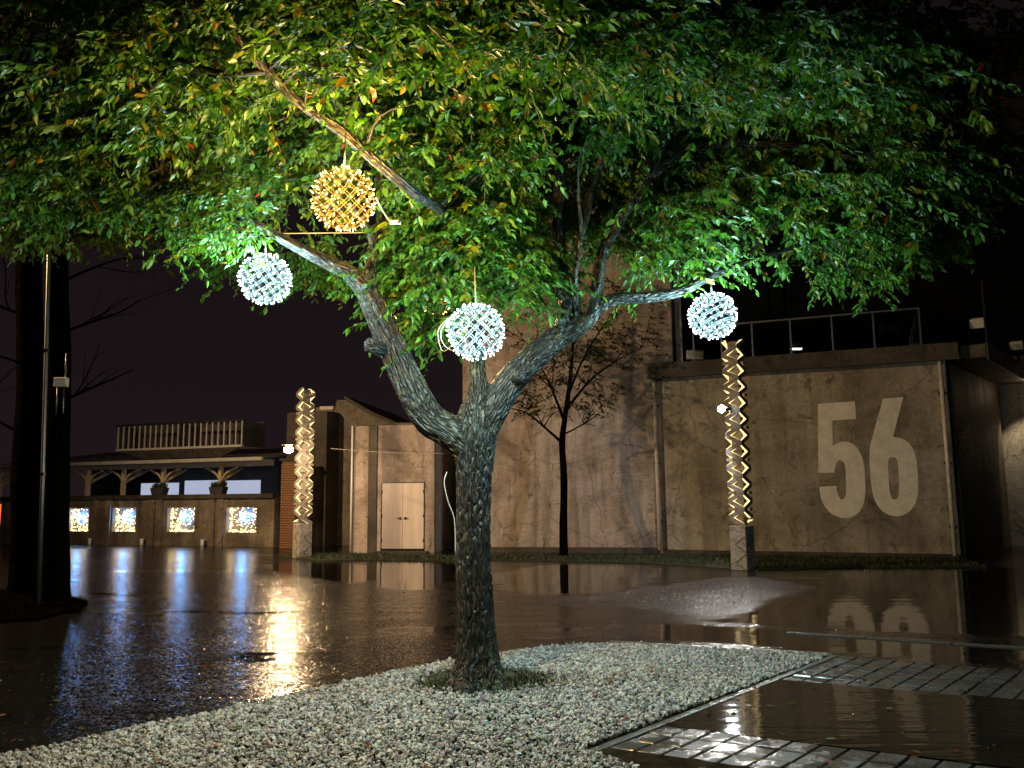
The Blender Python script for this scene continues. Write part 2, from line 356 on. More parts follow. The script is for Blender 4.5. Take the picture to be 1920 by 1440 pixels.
def spot(name, loc, target, power, col, ang, blend=0.6, radius=0.05):
    l = bpy.data.lights.new(name, 'SPOT'); l.energy = power; l.color = col; l.spot_size = R(ang); l.spot_blend = blend; l.shadow_soft_size = radius
    o = bpy.data.objects.new(name, l); COL.objects.link(o); o.location = loc
    o.rotation_euler = (Vector(target)-Vector(loc)).to_track_quat('-Z', 'Y').to_euler(); return o

def mesh_np(name, V, F, colours=None, smooth=False):
    """V (n,3), F (m,k) arrays -> mesh with a point colour attribute"""
    me = bpy.data.meshes.new(name); k = F.shape[1]
    me.vertices.add(len(V)); me.vertices.foreach_set('co', V.astype(np.float32).ravel())
    me.loops.add(F.size); me.loops.foreach_set('vertex_index', F.astype(np.int32).ravel())
    me.polygons.add(len(F)); me.polygons.foreach_set('loop_start', np.arange(0, F.size, k, dtype=np.int32))
    me.polygons.foreach_set('use_smooth', np.full(len(F), smooth)); me.update(calc_edges=True)
    if colours is not None:
        a = me.attributes.new('leaf_colour', 'FLOAT_COLOR', 'POINT'); a.data.foreach_set('color', np.c_[colours, np.ones(len(colours))].astype(np.float32).ravel())
    return me
# ================================================================== GROUND
def blob(pts, jitter=0.04, n=5):
    """roughen a ground outline by midpoint displacement"""
    P = [Vector(p) for p in pts]
    if jitter <= 0: return P
    for it in range(4):
        Q = []
        for i in range(len(P)):
            p, q = P[i], P[(i+1) % len(P)]; L = (q-p).length
            Q += [p, (p+q)/2+Vector((random.uniform(-1, 1), random.uniform(-1, 1)*0.6, 0))*jitter*3*min(L, 0.8)]
        P = Q
    return P
PUD = [[(915, 1078), (1010, 1060), (1160, 1058), (1250, 1066), (1215, 1094), (1150, 1112), (1060, 1114), (950, 1110)],
       [(1545, 1062), (1800, 1060), (1990, 1070), (2080, 1200), (1700, 1186), (1520, 1178), (1330, 1166), (1420, 1142), (1530, 1114)],
       [(1150, 1174), (1260, 1168), (1480, 1180), (1700, 1194), (1950, 1212), (1900, 1250), (1570, 1226), (1400, 1209), (1230, 1200)],
       [(690, 1050), (812, 1048), (870, 1056), (850, 1088), (790, 1108), (705, 1102)],
       [(470, 1060), (640, 1052), (690, 1060), (720, 1085), (660, 1094), (560, 1080)]]
COARSE_SHEEN = [[(930, 1131), (1150, 1110), (1350, 1083), (1420, 1082), (1540, 1100), (1470, 1118), (1420, 1126), (1400, 1147), (1330, 1154), (1270, 1151), (1200, 1138), (1080, 1136)]]  # where the spotlight reflects: coarser grain and a painted paler tone
def inside(poly, X, Y):
    res = np.zeros(len(X), bool); n = len(poly); j = n-1
    for i in range(n):
        xi, yi, xj, yj = poly[i].x, poly[i].y, poly[j].x, poly[j].y
        c = ((yi > Y) != (yj > Y)) & (X < (xj-xi)*(Y-yi)/(yj-yi+1e-12)+xi); res ^= c; j = i
    return res
def depth_map(polys, X, Y, soft):
    best = np.full(len(X), -9.0)
    for px in polys:
        P = [gnd(x, y) for x, y in px]; d = np.full(len(X), 9e9)
        for i in range(len(P)):
            a, b_ = P[i-1], P[i]; ex, ey = b_.x-a.x, b_.y-a.y; t_ = np.clip(((X-a.x)*ex+(Y-a.y)*ey)/(ex*ex+ey*ey+1e-9), 0, 1)
            d = np.minimum(d, np.hypot(X-a.x-t_*ex, (Y-a.y-t_*ey)))
        best = np.maximum(best, np.where(inside(P, X, Y), d, -d))
    return np.clip(0.5+best/(2*soft), 0, 1)
gx = np.concatenate([[-90, -40], np.arange(-14, 16.01, 0.075), [40, 90]]); gy = np.concatenate([[-30, 0], np.arange(4.4, 24.5, 0.075), [40, 140]])
GX, GY = np.meshgrid(gx, gy); nx_, ny_ = len(gx), len(gy); ii = (np.arange(ny_-1)[:, None]*nx_+np.arange(nx_-1)[None]).ravel()
me = mesh_np('plaza', np.stack([GX.ravel(), GY.ravel(), np.zeros(GX.size)], 1), np.stack([ii, ii+1, ii+1+nx_, ii+nx_], 1))
for nm_, pl_, sf_ in (('water', PUD, 0.45), ('coarse_sheen', COARSE_SHEEN, 0.35)):
    a_ = me.attributes.new(nm_, 'FLOAT', 'POINT'); a_.data.foreach_set('value', depth_map(pl_, GX.ravel(), GY.ravel(), sf_).astype(np.float32))
g = obj('plaza', me, 'wet_asphalt'); struct(g, 'wet asphalt plaza with rain puddles')
# ---- gravel bed
GP = [(-260, 1500), (0, 1420), (100, 1402), (187, 1383), (267, 1367), (357, 1348), (467, 1327), (633, 1292), (850, 1247), (940, 1232), (1010, 1220), (1130, 1208)]
C0 = gnd(1560, 1230); GA = (C0-gnd(1100, 1410)).normalized(); GB = (C0-gnd(1130, 1207)).normalized()
GBp = Vector((0.885, -0.466, 0))
def ab(a, b, z=0.0): p = C0+GA*a+GBp*b; return Vector((p.x, p.y, z))
outline = [gnd(x, y) for x, y in GP]+[C0-GA*0.02-GBp*0.004, C0-GA*4.35-GBp*0.004, gnd(1190, 1442), gnd(1260, 1530), Vector((0.3, 3.2, 0)), Vector((-4.5, 3.2, 0))]
bed = poly_sheet('gravel_bed', [p+Vector((0, 0, 0.008)) for p in outline], 'soil'); struct(bed, 'soil under the gravel')
TREE = gnd(897, 1288)
ico = bmesh.new(); bmesh.ops.create_icosphere(ico, subdivisions=1, radius=1.0); ico.verts.ensure_lookup_table()
IV = np.array([v.co[:] for v in ico.verts]); IF = np.array([[v.index for v in f.verts] for f in ico.faces]); ico.free()
def rand_rot(n):
    q = rng.normal(size=(n, 4)); q /= np.linalg.norm(q, axis=1)[:, None]; a, b, c, d = q.T
    return np.stack([1-2*(c*c+d*d), 2*(b*c-a*d), 2*(b*d+a*c), 2*(b*c+a*d), 1-2*(b*b+d*d), 2*(c*d-a*b), 2*(b*d-a*c), 2*(c*d+a*b), 1-2*(b*b+c*c)], 1).reshape(n, 3, 3)
N = 150000
X = rng.uniform(-5.5, 3.6, N); Y = rng.uniform(3.2, 9.7, N)
ok = inside(outline, X, Y); d = np.hypot(X-TREE.x, (Y-TREE.y)*1.1)
px_, py_, dep = project(np.c_[X, Y, np.zeros(N)])
ok &= (d > 0.46+0.34*rng.random(N)**1.5) & (py_ < 1500) & (px_ > -60)
# coarser far away, dense near the camera
X, Y = X[ok], Y[ok]; n = len(X)
size = 0.0120*rng.lognormal(0, 0.38, n); size = np.clip(size, 0.006, 0.026)
Z = 0.012+0.05*np.exp(-((X-TREE.x)**2+(Y-TREE.y)**2)/3.0)+rng.uniform(0, 0.016, n)
IV2 = IV[None]*rng.uniform(0.75, 1.25, (n, 1, 3))*(1+0.18*rng.normal(size=(n, IV.shape[0], 1)))
IV2[:, :, 2] *= 0.72
V = np.einsum('nij,nkj->nki', rand_rot(n), IV2)*size[:, None, None]+np.stack([X, Y, Z], 1)[:, None, :]
# one of every pair of twelve vertices is kept: the 42-vertex ball would be needlessly fine, so use a 12-vertex one
bm = bmesh.new(); bmesh.ops.create_icosphere(bm, subdivisions=1, radius=1.0)
print('pebbles', n, 'verts each', IV.shape[0])
tone = rng.uniform(0.17, 0.46, n); tint = rng.normal(0, 0.02, (n, 3)); dirty = rng.random(n) < 0.2
tone[dirty] *= 0.4
colr = np.clip(tone[:, None]*np.array((0.97, 0.99, 0.98))+tint, 0.03, 0.9)
me = mesh_np('gravel', V.reshape(-1, 3), (IF[None]+np.arange(n)[:, None, None]*IV.shape[0]).reshape(-1, 3), np.repeat(colr, IV.shape[0], 0)); bm.free()
o = obj('gravel', me, 'pebble'); o['kind'] = 'stuff'; o['label'] = 'white gravel spread round the foot of the big tree'
# ---- edging and block paving beside the gravel
def slab(name, a0, a1, b0, b1, z0, z1, mt, parent=None, bev=0.004):
    P = [ab(a0, b0), ab(a0, b1), ab(a1, b1), ab(a1, b0)]; c = sum(P, Vector())/4
    V = [p-c+Vector((0, 0, z)) for z in (z0, z1) for p in P]
    me = bpy.data.meshes.new(name); me.from_pydata([tuple(v) for v in V], [], BOXF); me.update()
    b = bmesh.new(); b.from_mesh(me); bmesh.ops.recalc_face_normals(b, faces=b.faces[:])
    bmesh.ops.bevel(b, geom=[e for e in b.edges if all(v.co.z > (z0+z1)/2 for v in e.verts)], offset=bev, segments=1, affect='EDGES'); b.to_mesh(me); b.free()
    o = obj(name, me, mt, parent); o.location = c; return o
kr = empty('gravel_kerb'); struct(kr, 'kerb stones along the gravel')
for i in range(8): slab('kerb_stone', -0.6*(i+1)+0.008, -0.6*i, 0.0, 0.075, -0.05, 0.014, 'kerb_stone', kr)
def strip(name, p, q, wd, z, mt, parent, off=0.0):
    d_ = (q-p).normalized(); nn = Vector((-d_.y, d_.x, 0))
    P = [p+nn*off, q+nn*off, q+nn*(off+wd), p+nn*(off+wd)]
    return pydata(name, [v+Vector((0, 0, zz)) for zz in (z-0.06, z) for v in P], BOXF, mt, parent)
tl = gnd(1140, 1206); kd = (C0-tl).normalized(); kl = (C0-tl).length
for i in range(4): strip('kerb_stone', tl+kd*(kl*i/4+0.006), tl+kd*(kl*(i+1)/4), 0.13, 0.012, 'kerb_stone', kr, 0.0)
pv = empty('block_paving'); struct(pv, 'wet block paving')
tile_sl = {}
def paver_band(a1, rows, b0, b1, la=0.24, lb=0.182, skip=None):
    n = int((b1-b0)/lb)
    for r in range(rows):
        for i in range(n):
            key = 'p%d' % random.randrange(4)
            a_ = a1-(r+1)*la; b_ = b0+i*lb; dz = random.uniform(-0.004, 0.003)
            if key not in tile_sl:
                t = slab('paver', a_+0.010, a_+la-0.010, b_+0.006, b_+lb-0.006, -0.03, 0.012, 'wet_paver', pv, 0.007); tile_sl[key] = t.data
            else:
                t = bpy.data.objects.new('paver', tile_sl[key]); COL.objects.link(t); t.parent = pv; t.location = ab(a_+la/2, b_+lb/2)
            t.location.z += dz
paver_band(-0.03, 6, 0.085, 6.2)
paver_band(-3.46, 3, 0.085, 3.6)
for i in range(9): slab('edging_strip', 1.30, 1.40, -1.0+0.9*i, -1.0+0.9*i+0.89, -0.05, 0.014, 'kerb_stone', pv)
paver_band(3.05, 5, 3.9, 8.0)
o = poly_sheet('puddle', blob([ab(-1.40, 0.085, 0.010), ab(-1.38, 5.8, 0.010), ab(-3.43, 5.8, 0.010), ab(-3.45, 0.085, 0.010)], 0.0, 1), 'puddle_water'); struct(o, 'flooded paving panel')
o = poly_sheet('soil_patch', blob([ab(-4.16, 0.02, 0.012), ab(-4.16, 2.2, 0.012), ab(-6.2, 2.2, 0.012), ab(-6.2, 0.3, 0.012)], 0.05, 4), 'soil'); struct(o, 'dark planting soil')

# grass blades
def blades(name, pts, hgt, mt='grass', parent=None):
    pts = np.asarray(pts); n = len(pts); a = rng.uniform(0, 2*np.pi, n); h = hgt*rng.uniform(0.5, 1.3, n); l = h*rng.uniform(0.2, 0.8, n)
    dx, dy = np.cos(a), np.sin(a); wd = h*0.06+0.002
    side = np.stack([-dy*wd, dx*wd, 0*a], 1); mid = pts+np.stack([dx*l*0.4, dy*l*0.4, h*0.65], 1); tip = pts+np.stack([dx*l, dy*l, h], 1)
    V = np.stack([pts-side, pts+side, mid+side*0.7, mid-side*0.7, tip], 1).reshape(-1, 3); b = np.arange(n)*5
    F = np.concatenate([np.stack([b, b+1, b+2], 1), np.stack([b, b+2, b+3], 1), np.stack([b+3, b+2, b+4], 1)])
    o = obj(name, mesh_np(name, V, F), mt, parent); o['kind'] = 'stuff'; return o

# ================================================================== BUILDINGS
# ---- tall hall with the pink stained wall, set a little behind the numbered block
F1 = Facade(868, 26.0, 1292, 24.5); b = F1.empty('tall_hall'); tag(b, 'tall hall with pinkish stained concrete wall behind the small tree', 'building')
u1 = F1.L; H1 = 12.5
box('wall', 0, u1, 0, 9, 0, H1, 'pink_concrete', b)
for zz in (2.95, 6.4): box('joint_band', 0.0, u1, -0.012, 0.01, zz, zz+0.05, 'pink_concrete', b)
box('roof_coping', -0.1, u1+0.1, -0.12, 9.1, H1, H1+0.25, 'dark_concrete', b)
box('plinth', 0, F1.u(1232), -0.05, 0.02, 0, 0.16, 'dark_concrete', b)
pu = F1.u(1236); 
rod('downpipe', (pu, -0.13, 0.1), (pu, -0.13, F1.z(1233, 700)), 0.06, 'pipe_paint', b)
for zz in (0.9, 2.6, 4.3): box('pipe_bracket', pu-0.09, pu+0.09, -0.14, 0.0, zz, zz+0.05, 'dark_metal', b)
rod('upper_downpipe', (F1.u(1262, 600), -0.08, 5.3), (F1.u(1262, 600), -0.08, H1), 0.05, 'dark_metal', b)
# ---- recessed dark range behind the terrace
F2 = Facade(1270, 34.0, 2040, 33.4); b = F2.empty('terrace_range'); tag(b, 'dark recessed upper range behind the terrace railing', 'building')
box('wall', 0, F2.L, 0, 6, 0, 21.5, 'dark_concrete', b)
for px in (1440, 1470): rod('drainpipe', (F2.u(px, 560), -0.1, 5), (F2.u(px, 560), -0.1, 10.4), 0.05, 'dark_metal', b)
rod('pale_drainpipe', (F2.u(1835, 500), -0.1, 5), (F2.u(1835, 500), -0.1, 10.4), 0.045, 'pipe_paint', b)
for px0, px1 in ((1560, 1640), (1690, 1770)):
    wi = box('window', F2.u(px0, 500), F2.u(px1, 500), -0.03, 0.05, 6.3, 8.2, 'dark_metal', b)
    um = (F2.u(px0, 500)+F2.u(px1, 500))/2
    for s in (-1, 1):
        a0 = um+(0.05 if s > 0 else -(um-F2.u(px0, 500))+0.08); a1 = um+((F2.u(px1, 500)-um)-0.08 if s > 0 else -0.05)
        box('pane', a0, a1, -0.036, -0.02, 6.4, 8.1, 'window_glass', wi)
# ---- block with the number 56
F3 = Facade(1250, 24.05, 1797, 21.2); b = F3.empty('numbered_block'); tag(b, 'brown concrete block painted with a large white 56', 'building')
WT = 5.08; L3 = F3.L; P56 = b
box('wall', 0, L3, 0, 4.6, 0, WT, 'brown_concrete', b)
box('plinth', 0, L3+0.02, -0.06, 0.02, 0, 0.14, 'dark_concrete', b)
ledge = box('parapet', -0.35, L3+0.3, -0.28, 4.8, WT, WT+0.42, 'dark_concrete', b, 0.015)
box('drip_edge', -0.37, L3+0.32, -0.32, -0.27, WT-0.03, WT+0.04, 'dark_concrete', ledge)
pu = F3.u(1788, 900); rod('downpipe', (L3-0.14, -0.14, 0.1), (L3-0.14, -0.14, WT), 0.055, 'pipe_paint', b)
for zz in (0.8, 2.4, 4.2): box('pipe_bracket', L3-0.22, L3-0.06, -0.15, 0.0, zz, zz+0.05, 'dark_metal', b)
ZR = WT+1.38
ps = [1300, 1352, 1410, 1482, 1560, 1638, 1725]
us = [F3.u(p, 620, -0.1) for p in ps]; us[-1] = min(us[-1], L3-0.2)
rl = empty('railing'); rl.parent = b
for u in us: boxes('post', [(u-0.022, u+0.022, -0.17, -0.11, WT+0.42, ZR), (u-0.05, u+0.05, -0.2, -0.08, WT+0.42, WT+0.44)], 'galvanised', rl)
for u, v in zip(us[:-1], us[1:]): box('glass_panel', u+0.05, v-0.05, -0.148, -0.136, WT+0.52, ZR-0.06, 'glass', rl)
box('top_rail', us[0]-0.1, us[-1]+0.02, -0.17, -0.11, ZR, ZR+0.045, 'galvanised', rl)
for i in range(4):
    yy = 0.75+i*1.05; box('post', us[-1]-0.03, us[-1]+0.015, yy, yy+0.045, WT+0.42, ZR-0.002, 'galvanised', rl)
box('side_rail', us[-1]-0.035, us[-1]+0.02, -0.1, 4.1, ZR+0.003, ZR+0.04, 'galvanised', rl)
# painted numerals
def nz(p): return (1300+p[0]/2.571, 520+p[1]/2.571)
five = [(600, 610), (778, 597), (785, 682), (670, 690), (672, 815), (700, 795), (740, 790), (780, 808), (808, 848), (824, 905), (829, 980), (830, 1045), (820, 1098), (795, 1140), (755, 1160), (715, 1162), (670, 1145), (632, 1105), (613, 1060), (607, 1010), (690, 1005), (695, 1045), (712, 1073), (730, 1065), (737, 1040), (735, 920), (726, 890), (705, 880), (687, 895), (680, 942), (603, 942)]
six = [(915, 585), (1012, 577), (962, 770), (1005, 775), (1045, 800), (1070, 850), (1080, 910), (1085, 1030), (1072, 1090), (1045, 1130), (1000, 1153), (950, 1150), (905, 1125), (875, 1080), (858, 1020), (848, 860), (853, 800)]
six_h = [(955, 865), (975, 868), (987, 890), (993, 1045), (985, 1068), (965, 1073), (947, 1055), (937, 900), (942, 875)]
def chaikin(l):
    for it in range(2):
        out = []; n = len(l)
        for i in range(n):
            a, b_, c_ = Vector(l[i-1]), Vector(l[i]), Vector(l[(i+1) % n]); ang = (b_-a).angle(c_-b_)
            if ang > R(58) or ang < R(1): out.append(tuple(b_))
            else: out += [tuple(b_.lerp(a, 0.25)), tuple(b_.lerp(c_, 0.25))]
        l = out
    return l
for nm, ou, ho in (('numeral_five', five, None), ('numeral_six', six, six_h)):
    def cv(l): return [Vector((F3.uz(*nz(p))[0], F3.uz(*nz(p))[1], 0)) for p in l]
    ou = chaikin(ou); ho = chaikin(ho) if ho else None
    loops = [cv(ou)]+([cv(ho)] if ho else [])
    tr = tessellate_polygon(loops); V = [p for l in loops for p in l]
    o = pydata(nm, [(p.x, -0.004, p.y) for p in V], [tuple(t) for t in tr], 'number_paint', b)
# side wall turning away on the right, with its canopy
c3 = F3.A+F3.d*L3
F4 = Facade(1806, 21.4, 1893, 26.0); b = F4.empty('side_wing'); tag(b, 'dark side wing right of the white downpipe', 'building')
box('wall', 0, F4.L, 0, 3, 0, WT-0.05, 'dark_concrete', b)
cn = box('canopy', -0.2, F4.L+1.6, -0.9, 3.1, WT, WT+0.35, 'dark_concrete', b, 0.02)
box('fascia', -0.25, F4.L+1.65, -0.95, -0.9, WT-0.1, WT+0.37, 'dark_metal', cn)
F5 = Facade(1885, 26.6, 2080, 24.0); b = F5.empty('lit_annex'); tag(b, 'warmly lit cream wall at the right edge beyond the dark wing', 'building')
box('wall', 0, F5.L, 0, 3, 0, 5.6, 'cast_stone', b)
box('doorway', 2.6, 3.5, -0.03, 0.04, 0, 2.3, 'window_glass', b)
box('eave', -0.2, F5.L, -0.5, 3, 5.6, 5.85, 'dark_concrete', b)
# floodlight housings on the terrace and canopy
def flood(px, py, Y, w_, h_, label, tilt=0.3, lit=None, rz=0.0, stand=0.25):
    p = at(px, py, Y); e = empty('floodlight', p, rz); tag(e, label, 'floodlight', 'floodlights round the terrace')
    bx = boxes('housing', [(-w_/2, w_/2, -0.07, 0.07, -h_/2, h_/2)], 'white_plastic', e, 0.015); bx.rotation_euler = (tilt, 0, 0)
    ln = box('lens', -w_/2+0.03, w_/2-0.03, 0.071, 0.08, -h_/2+0.03, h_/2-0.03, lit or 'window_glass', bx)
    for x0 in (-w_/2-0.03, w_/2+0.01): box('bracket', x0, x0+0.02, -0.02, 0.02, -h_/2-stand, 0.03, 'dark_metal', e)
    return e
flood(1303, 665, 23.9, 0.5, 0.26, 'pale boxy floodlight on the parapet left of the lit column', stand=0.2)
flood(1667, 617, 22.2, 0.56, 0.25, 'pale boxy floodlight behind the railing above the 56', stand=0.32)
flood(1832, 606, 21.6, 0.34, 0.26, 'white floodlight at the corner of the dark canopy', 0.5, rz=-0.6)
flood(1906, 648, 24.0, 0.34, 0.24, 'white floodlight at the far right edge above the lit wall', 0.5, rz=-0.6)
e = flood(1493, 650, 23.0, 0.34, 0.14, 'small lit floodlight lying low behind the railing', -1.2, 'small_flood_lens', rz=math.pi, stand=0.02)
# ---- entry block with the pale double door
F6 = Facade(658, 26.2, 814, 25.8); b = F6.empty('entry_block'); tag(b, 'stained concrete entry block with pale double door', 'building')
zt = F6.z(735, 797); d0, zd0 = F6.uz(715, 1030); d1, zd1 = F6.uz(795, 905); L6 = F6.L; zd0 = max(zd0, 0.12)
boxes('wall', [(0, d0-0.025, 0, 4, 0, zt), (d0-0.025, d1+0.025, 0.12, 4, 0, zd1+0.025), (d1+0.025, L6, 0, 4, 0, zt), (d0-0.025, d1+0.025, 0, 4, zd1+0.025, zt)], 'pink_concrete', b)
box('coping', -0.05, L6+0.05, -0.06, 4, zt, zt+0.06, 'dark_concrete', b)
fr = boxes('door_frame', [(d0-0.025, d0, -0.01, 0.1, zd0-0.06, zd1+0.025), (d1, d1+0.025, -0.01, 0.1, zd0-0.06, zd1+0.025), (d0, d1, -0.01, 0.1, zd1, zd1+0.025)], 'dark_metal', b)
md = (d0+d1)/2
for s, (x0, x1) in enumerate(((d0+0.004, md-0.004), (md+0.004, d1-0.004))):
    lf = box('door_leaf', x0, x1, 0.0, 0.05, zd0, zd1-0.004, 'door_paint', b, 0.006)
    hx = x1-0.07 if s == 0 else x0+0.07
    boxes('handle', [(hx-0.09 if s == 0 else hx-0.01, hx+0.01 if s == 0 else hx+0.09, -0.05, -0.03, zd0+0.92, zd0+0.945), (hx-0.02, hx+0.02, -0.03, 0.0, zd0+0.89, zd0+0.97)], 'dark_metal', lf)
    for zz in (0.2, 0.95, 1.7): boxes('hinge', [(x0-0.01 if s == 0 else x1-0.02, x0+0.02 if s == 0 else x1+0.01, -0.015, 0.0, zd0+zz, zd0+zz+0.1)], 'dark_metal', lf)
pass
box('door_step', d0-0.15, d1+0.15, -0.35, 0.0, 0, zd0-0.065, 'dark_concrete', b)
rod('downpipe', (0.03, -0.07, 0.05), (0.03, -0.07, zt), 0.035, 'white_plastic', b)
box('pilaster', F6.u(690), F6.u(706), -0.05, 0.0, 0, zt-0.02, 'dark_concrete', b)
# link behind the trunk
F7 = Facade(800, 29.0, 905, 29.0); b = F7.empty('link_passage'); tag(b, 'dark recessed passage between entry block and tall hall', 'building')
box('wall', 0, F7.L, 0, 2, 0, 3.4, 'dark_concrete', b); box('roof', -0.1, F7.L+0.1, -0.3, 2, 3.4, 3.55, 'dark_metal', b)
box('door', 0.4, 1.3, -0.04, 0.02, 0, 2.1, 'dark_boards', b)
# ---- rear house with the sloping gable
F8 = Facade(560, 30.5, 760, 30.0); b = F8.empty('rear_house'); tag(b, 'dark rear house with a sloping gable parapet', 'building')
prof = [F8.uz(*p) for p in ((560, 772), (592, 772), (592, 764), (628, 764), (632, 750), (648, 750), (700, 780), (760, 806))]
V = [(prof[0][0], 0)]+[(u, z) for u, z in prof]+[(prof[-1][0], 0)]
n = len(V); vv = [(u, y, z) for y in (0.0, 7.0) for u, z in V]
pydata('wall', vv, [tuple(range(n-1, -1, -1)), tuple(range(n, 2*n))]+[(i, (i+1) % n, n+(i+1) % n, n+i) for i in range(n)], 'gallery_concrete', b)
for (p0, p1) in (((648, 750), (700, 780)), ((700, 780), (760, 806))):
    (ua, za), (ub, zb) = F8.uz(*p0), F8.uz(*p1)
    pydata('gable_coping', [(ua, -0.15, za), (ub, -0.15, zb), (ub, 7, zb), (ua, 7, za), (ua, -0.15, za+0.14), (ub, -0.15, zb+0.14), (ub, 7, zb+0.14), (ua, 7, za+0.14)], BOXF, 'dark_concrete', b)
(ua, zb), (ub, za) = F8.uz(601, 815), F8.uz(624, 768)
wi = box('window', ua, ub, -0.04, 0.02, zb, za, 'dark_metal', b); box('pane', ua+0.06, ub-0.06, -0.05, -0.03, zb+0.06, za-0.06, 'window_glass', wi)
box('lintel', ua-0.02, ub+0.04, -0.08, 0.0, za, za+0.12, 'white_paint', b)
(ua, zb), (ub, za) = F8.uz(590, 1012), F8.uz(612, 918)
dr = box('door', ua, ub, -0.03, 0.02, 0.02, za, 'window_glass', b); box('jamb', ub, ub+0.11, -0.08, 0.0, 0.3, za, 'white_paint', b); box('lintel', ua-0.3, ub+0.3, -0.1, 0.0, za+0.003, za+0.12, 'gallery_concrete', b)
# ---- gallery: parapet wall with four lit niches, timber posts, roof and the caged hopper above
F9 = Facade(104, 33.2, 514, 29.6); b = F9.empty('market_gallery'); tag(b, 'long open gallery with timber posts and four light filled niches', 'building'); GAL = b
zp = 0.5*(F9.z(150, 941)+F9.z(480, 930)); L9 = F9.L
niches = [((125, 998), (168, 957)), ((210, 998), (256, 954)), ((313, 996), (366, 950)), ((424, 996), (482, 945))]
NU = [(F9.u(a[0], a[1]), F9.u(c_[0], c_[1])) for a, c_ in niches]
zn0 = sum(F9.z(*a) for a, _ in niches)/4; zn1 = sum(F9.z(*c_) for _, c_ in niches)/4
bl = [(-3.0, L9, -0.02, 0.5, 0, zn0), (-3.0, L9, -0.02, 0.5, zn1, zp)]; x = -3.0
for a0, a1 in NU: bl.append((x, a0, -0.02, 0.5, zn0, zn1)); x = a1
bl.append((x, L9, -0.02, 0.5, zn0, zn1)); bl.append((-3, L9, 0.5, 0.6, 0, zp))
boxes('parapet_wall', bl, 'gallery_concrete', b)
box('parapet_band', -3.0, L9+0.02, -0.16, 0.65, zp, zp+0.16, 'dark_concrete', b, 0.01)
for px in (180, 203, 285, 300, 398, 414): u = F9.u(px); box('pilaster', u-0.14, u+0.14, -0.08, -0.02, 0, zp-0.002, 'gallery_concrete', b)
ze = 0.5*(F9.z(120, 884)+F9.z(495, 861)); 
postu = [F9.u(p, 910) for p in (155, 222, 297, 405)]+[F9.u(-10, 910), F9.u(80, 910)]
for u in postu:
    box('post', u-0.065, u+0.065, 0.17, 0.31, zp+0.16, ze-0.1, 'timber', b)
    for s in (-1, 1):
        P0 = Vector((u, 0.24, zp+0.16+(ze-zp)*0.38)); P1 = Vector((u+s*0.75, 0.24, ze-0.12)); mid_ = (P0+P1)/2+Vector((-s*0.10, 0, 0.06))
        tube_obj('brace', [smooth_path([(P0, 0.045), (mid_, 0.045), (P1, 0.045)], 4)], 'timber', b, 6)
        tube_obj('brace', [[(P0+Vector((0, 0.05, 0)), 0.042), (Vector((u+s*0.15, 1.3, ze-0.1)), 0.042)]], 'timber', b, 6)
box('eave_beam', -3.2, L9-0.3, 0.02, 0.3, ze-0.1, ze+0.12, 'pale_metal', b)
rf = pydata('roof', [(-3.4, -0.55, ze+0.10), (L9-0.1, -0.55, ze+0.10), (L9-0.1, 5.5, ze+0.9), (-3.4, 5.5, ze+0.9), (-3.4, -0.55, ze+0.16), (L9-0.1, -0.55, ze+0.16), (L9-0.1, 5.5, ze+0.96), (-3.4, 5.5, ze+0.96)], BOXF, 'roof_metal', b)
box('gutter', -3.4, L9-0.1, -0.68, -0.552, ze+0.06, ze+0.18, 'pale_metal', rf)
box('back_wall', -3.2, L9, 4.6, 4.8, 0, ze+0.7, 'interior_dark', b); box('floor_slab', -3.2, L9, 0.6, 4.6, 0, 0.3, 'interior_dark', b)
# end block with brick pier, to the right of the gallery
box('end_block', L9, L9+1.7, 0.6, 6.0, 0, F9.z(520, 775, 0.6), 'dark_concrete', b)
# glowing panels behind the posts
for i, (p0, p1) in enumerate((((264, 941), (336, 905)), ((346, 937), (418, 900)), ((423, 931), (489, 900)))):
    (ua, za), (ub, zb) = F9.uz(*p0, 3.2), F9.uz(*p1, 3.2)
    e = F9.empty('display_panel'); e.location = F9.A+F9.d*ua+F9.n*3.2
    tag(e, 'pale blue panel in the gallery, %s of the three' % ('leftmost', 'middle', 'rightmost')[i], 'panel', 'panels in the gallery')
    box('face', 0, ub-ua, -0.03, 0.0, za, zb, 'screen_glow', e); [box('leg', x0, x0+0.06, 0.0, 0.06, 0.3, zb, 'dark_metal', e) for x0 in (0.1, ub-ua-0.16)]
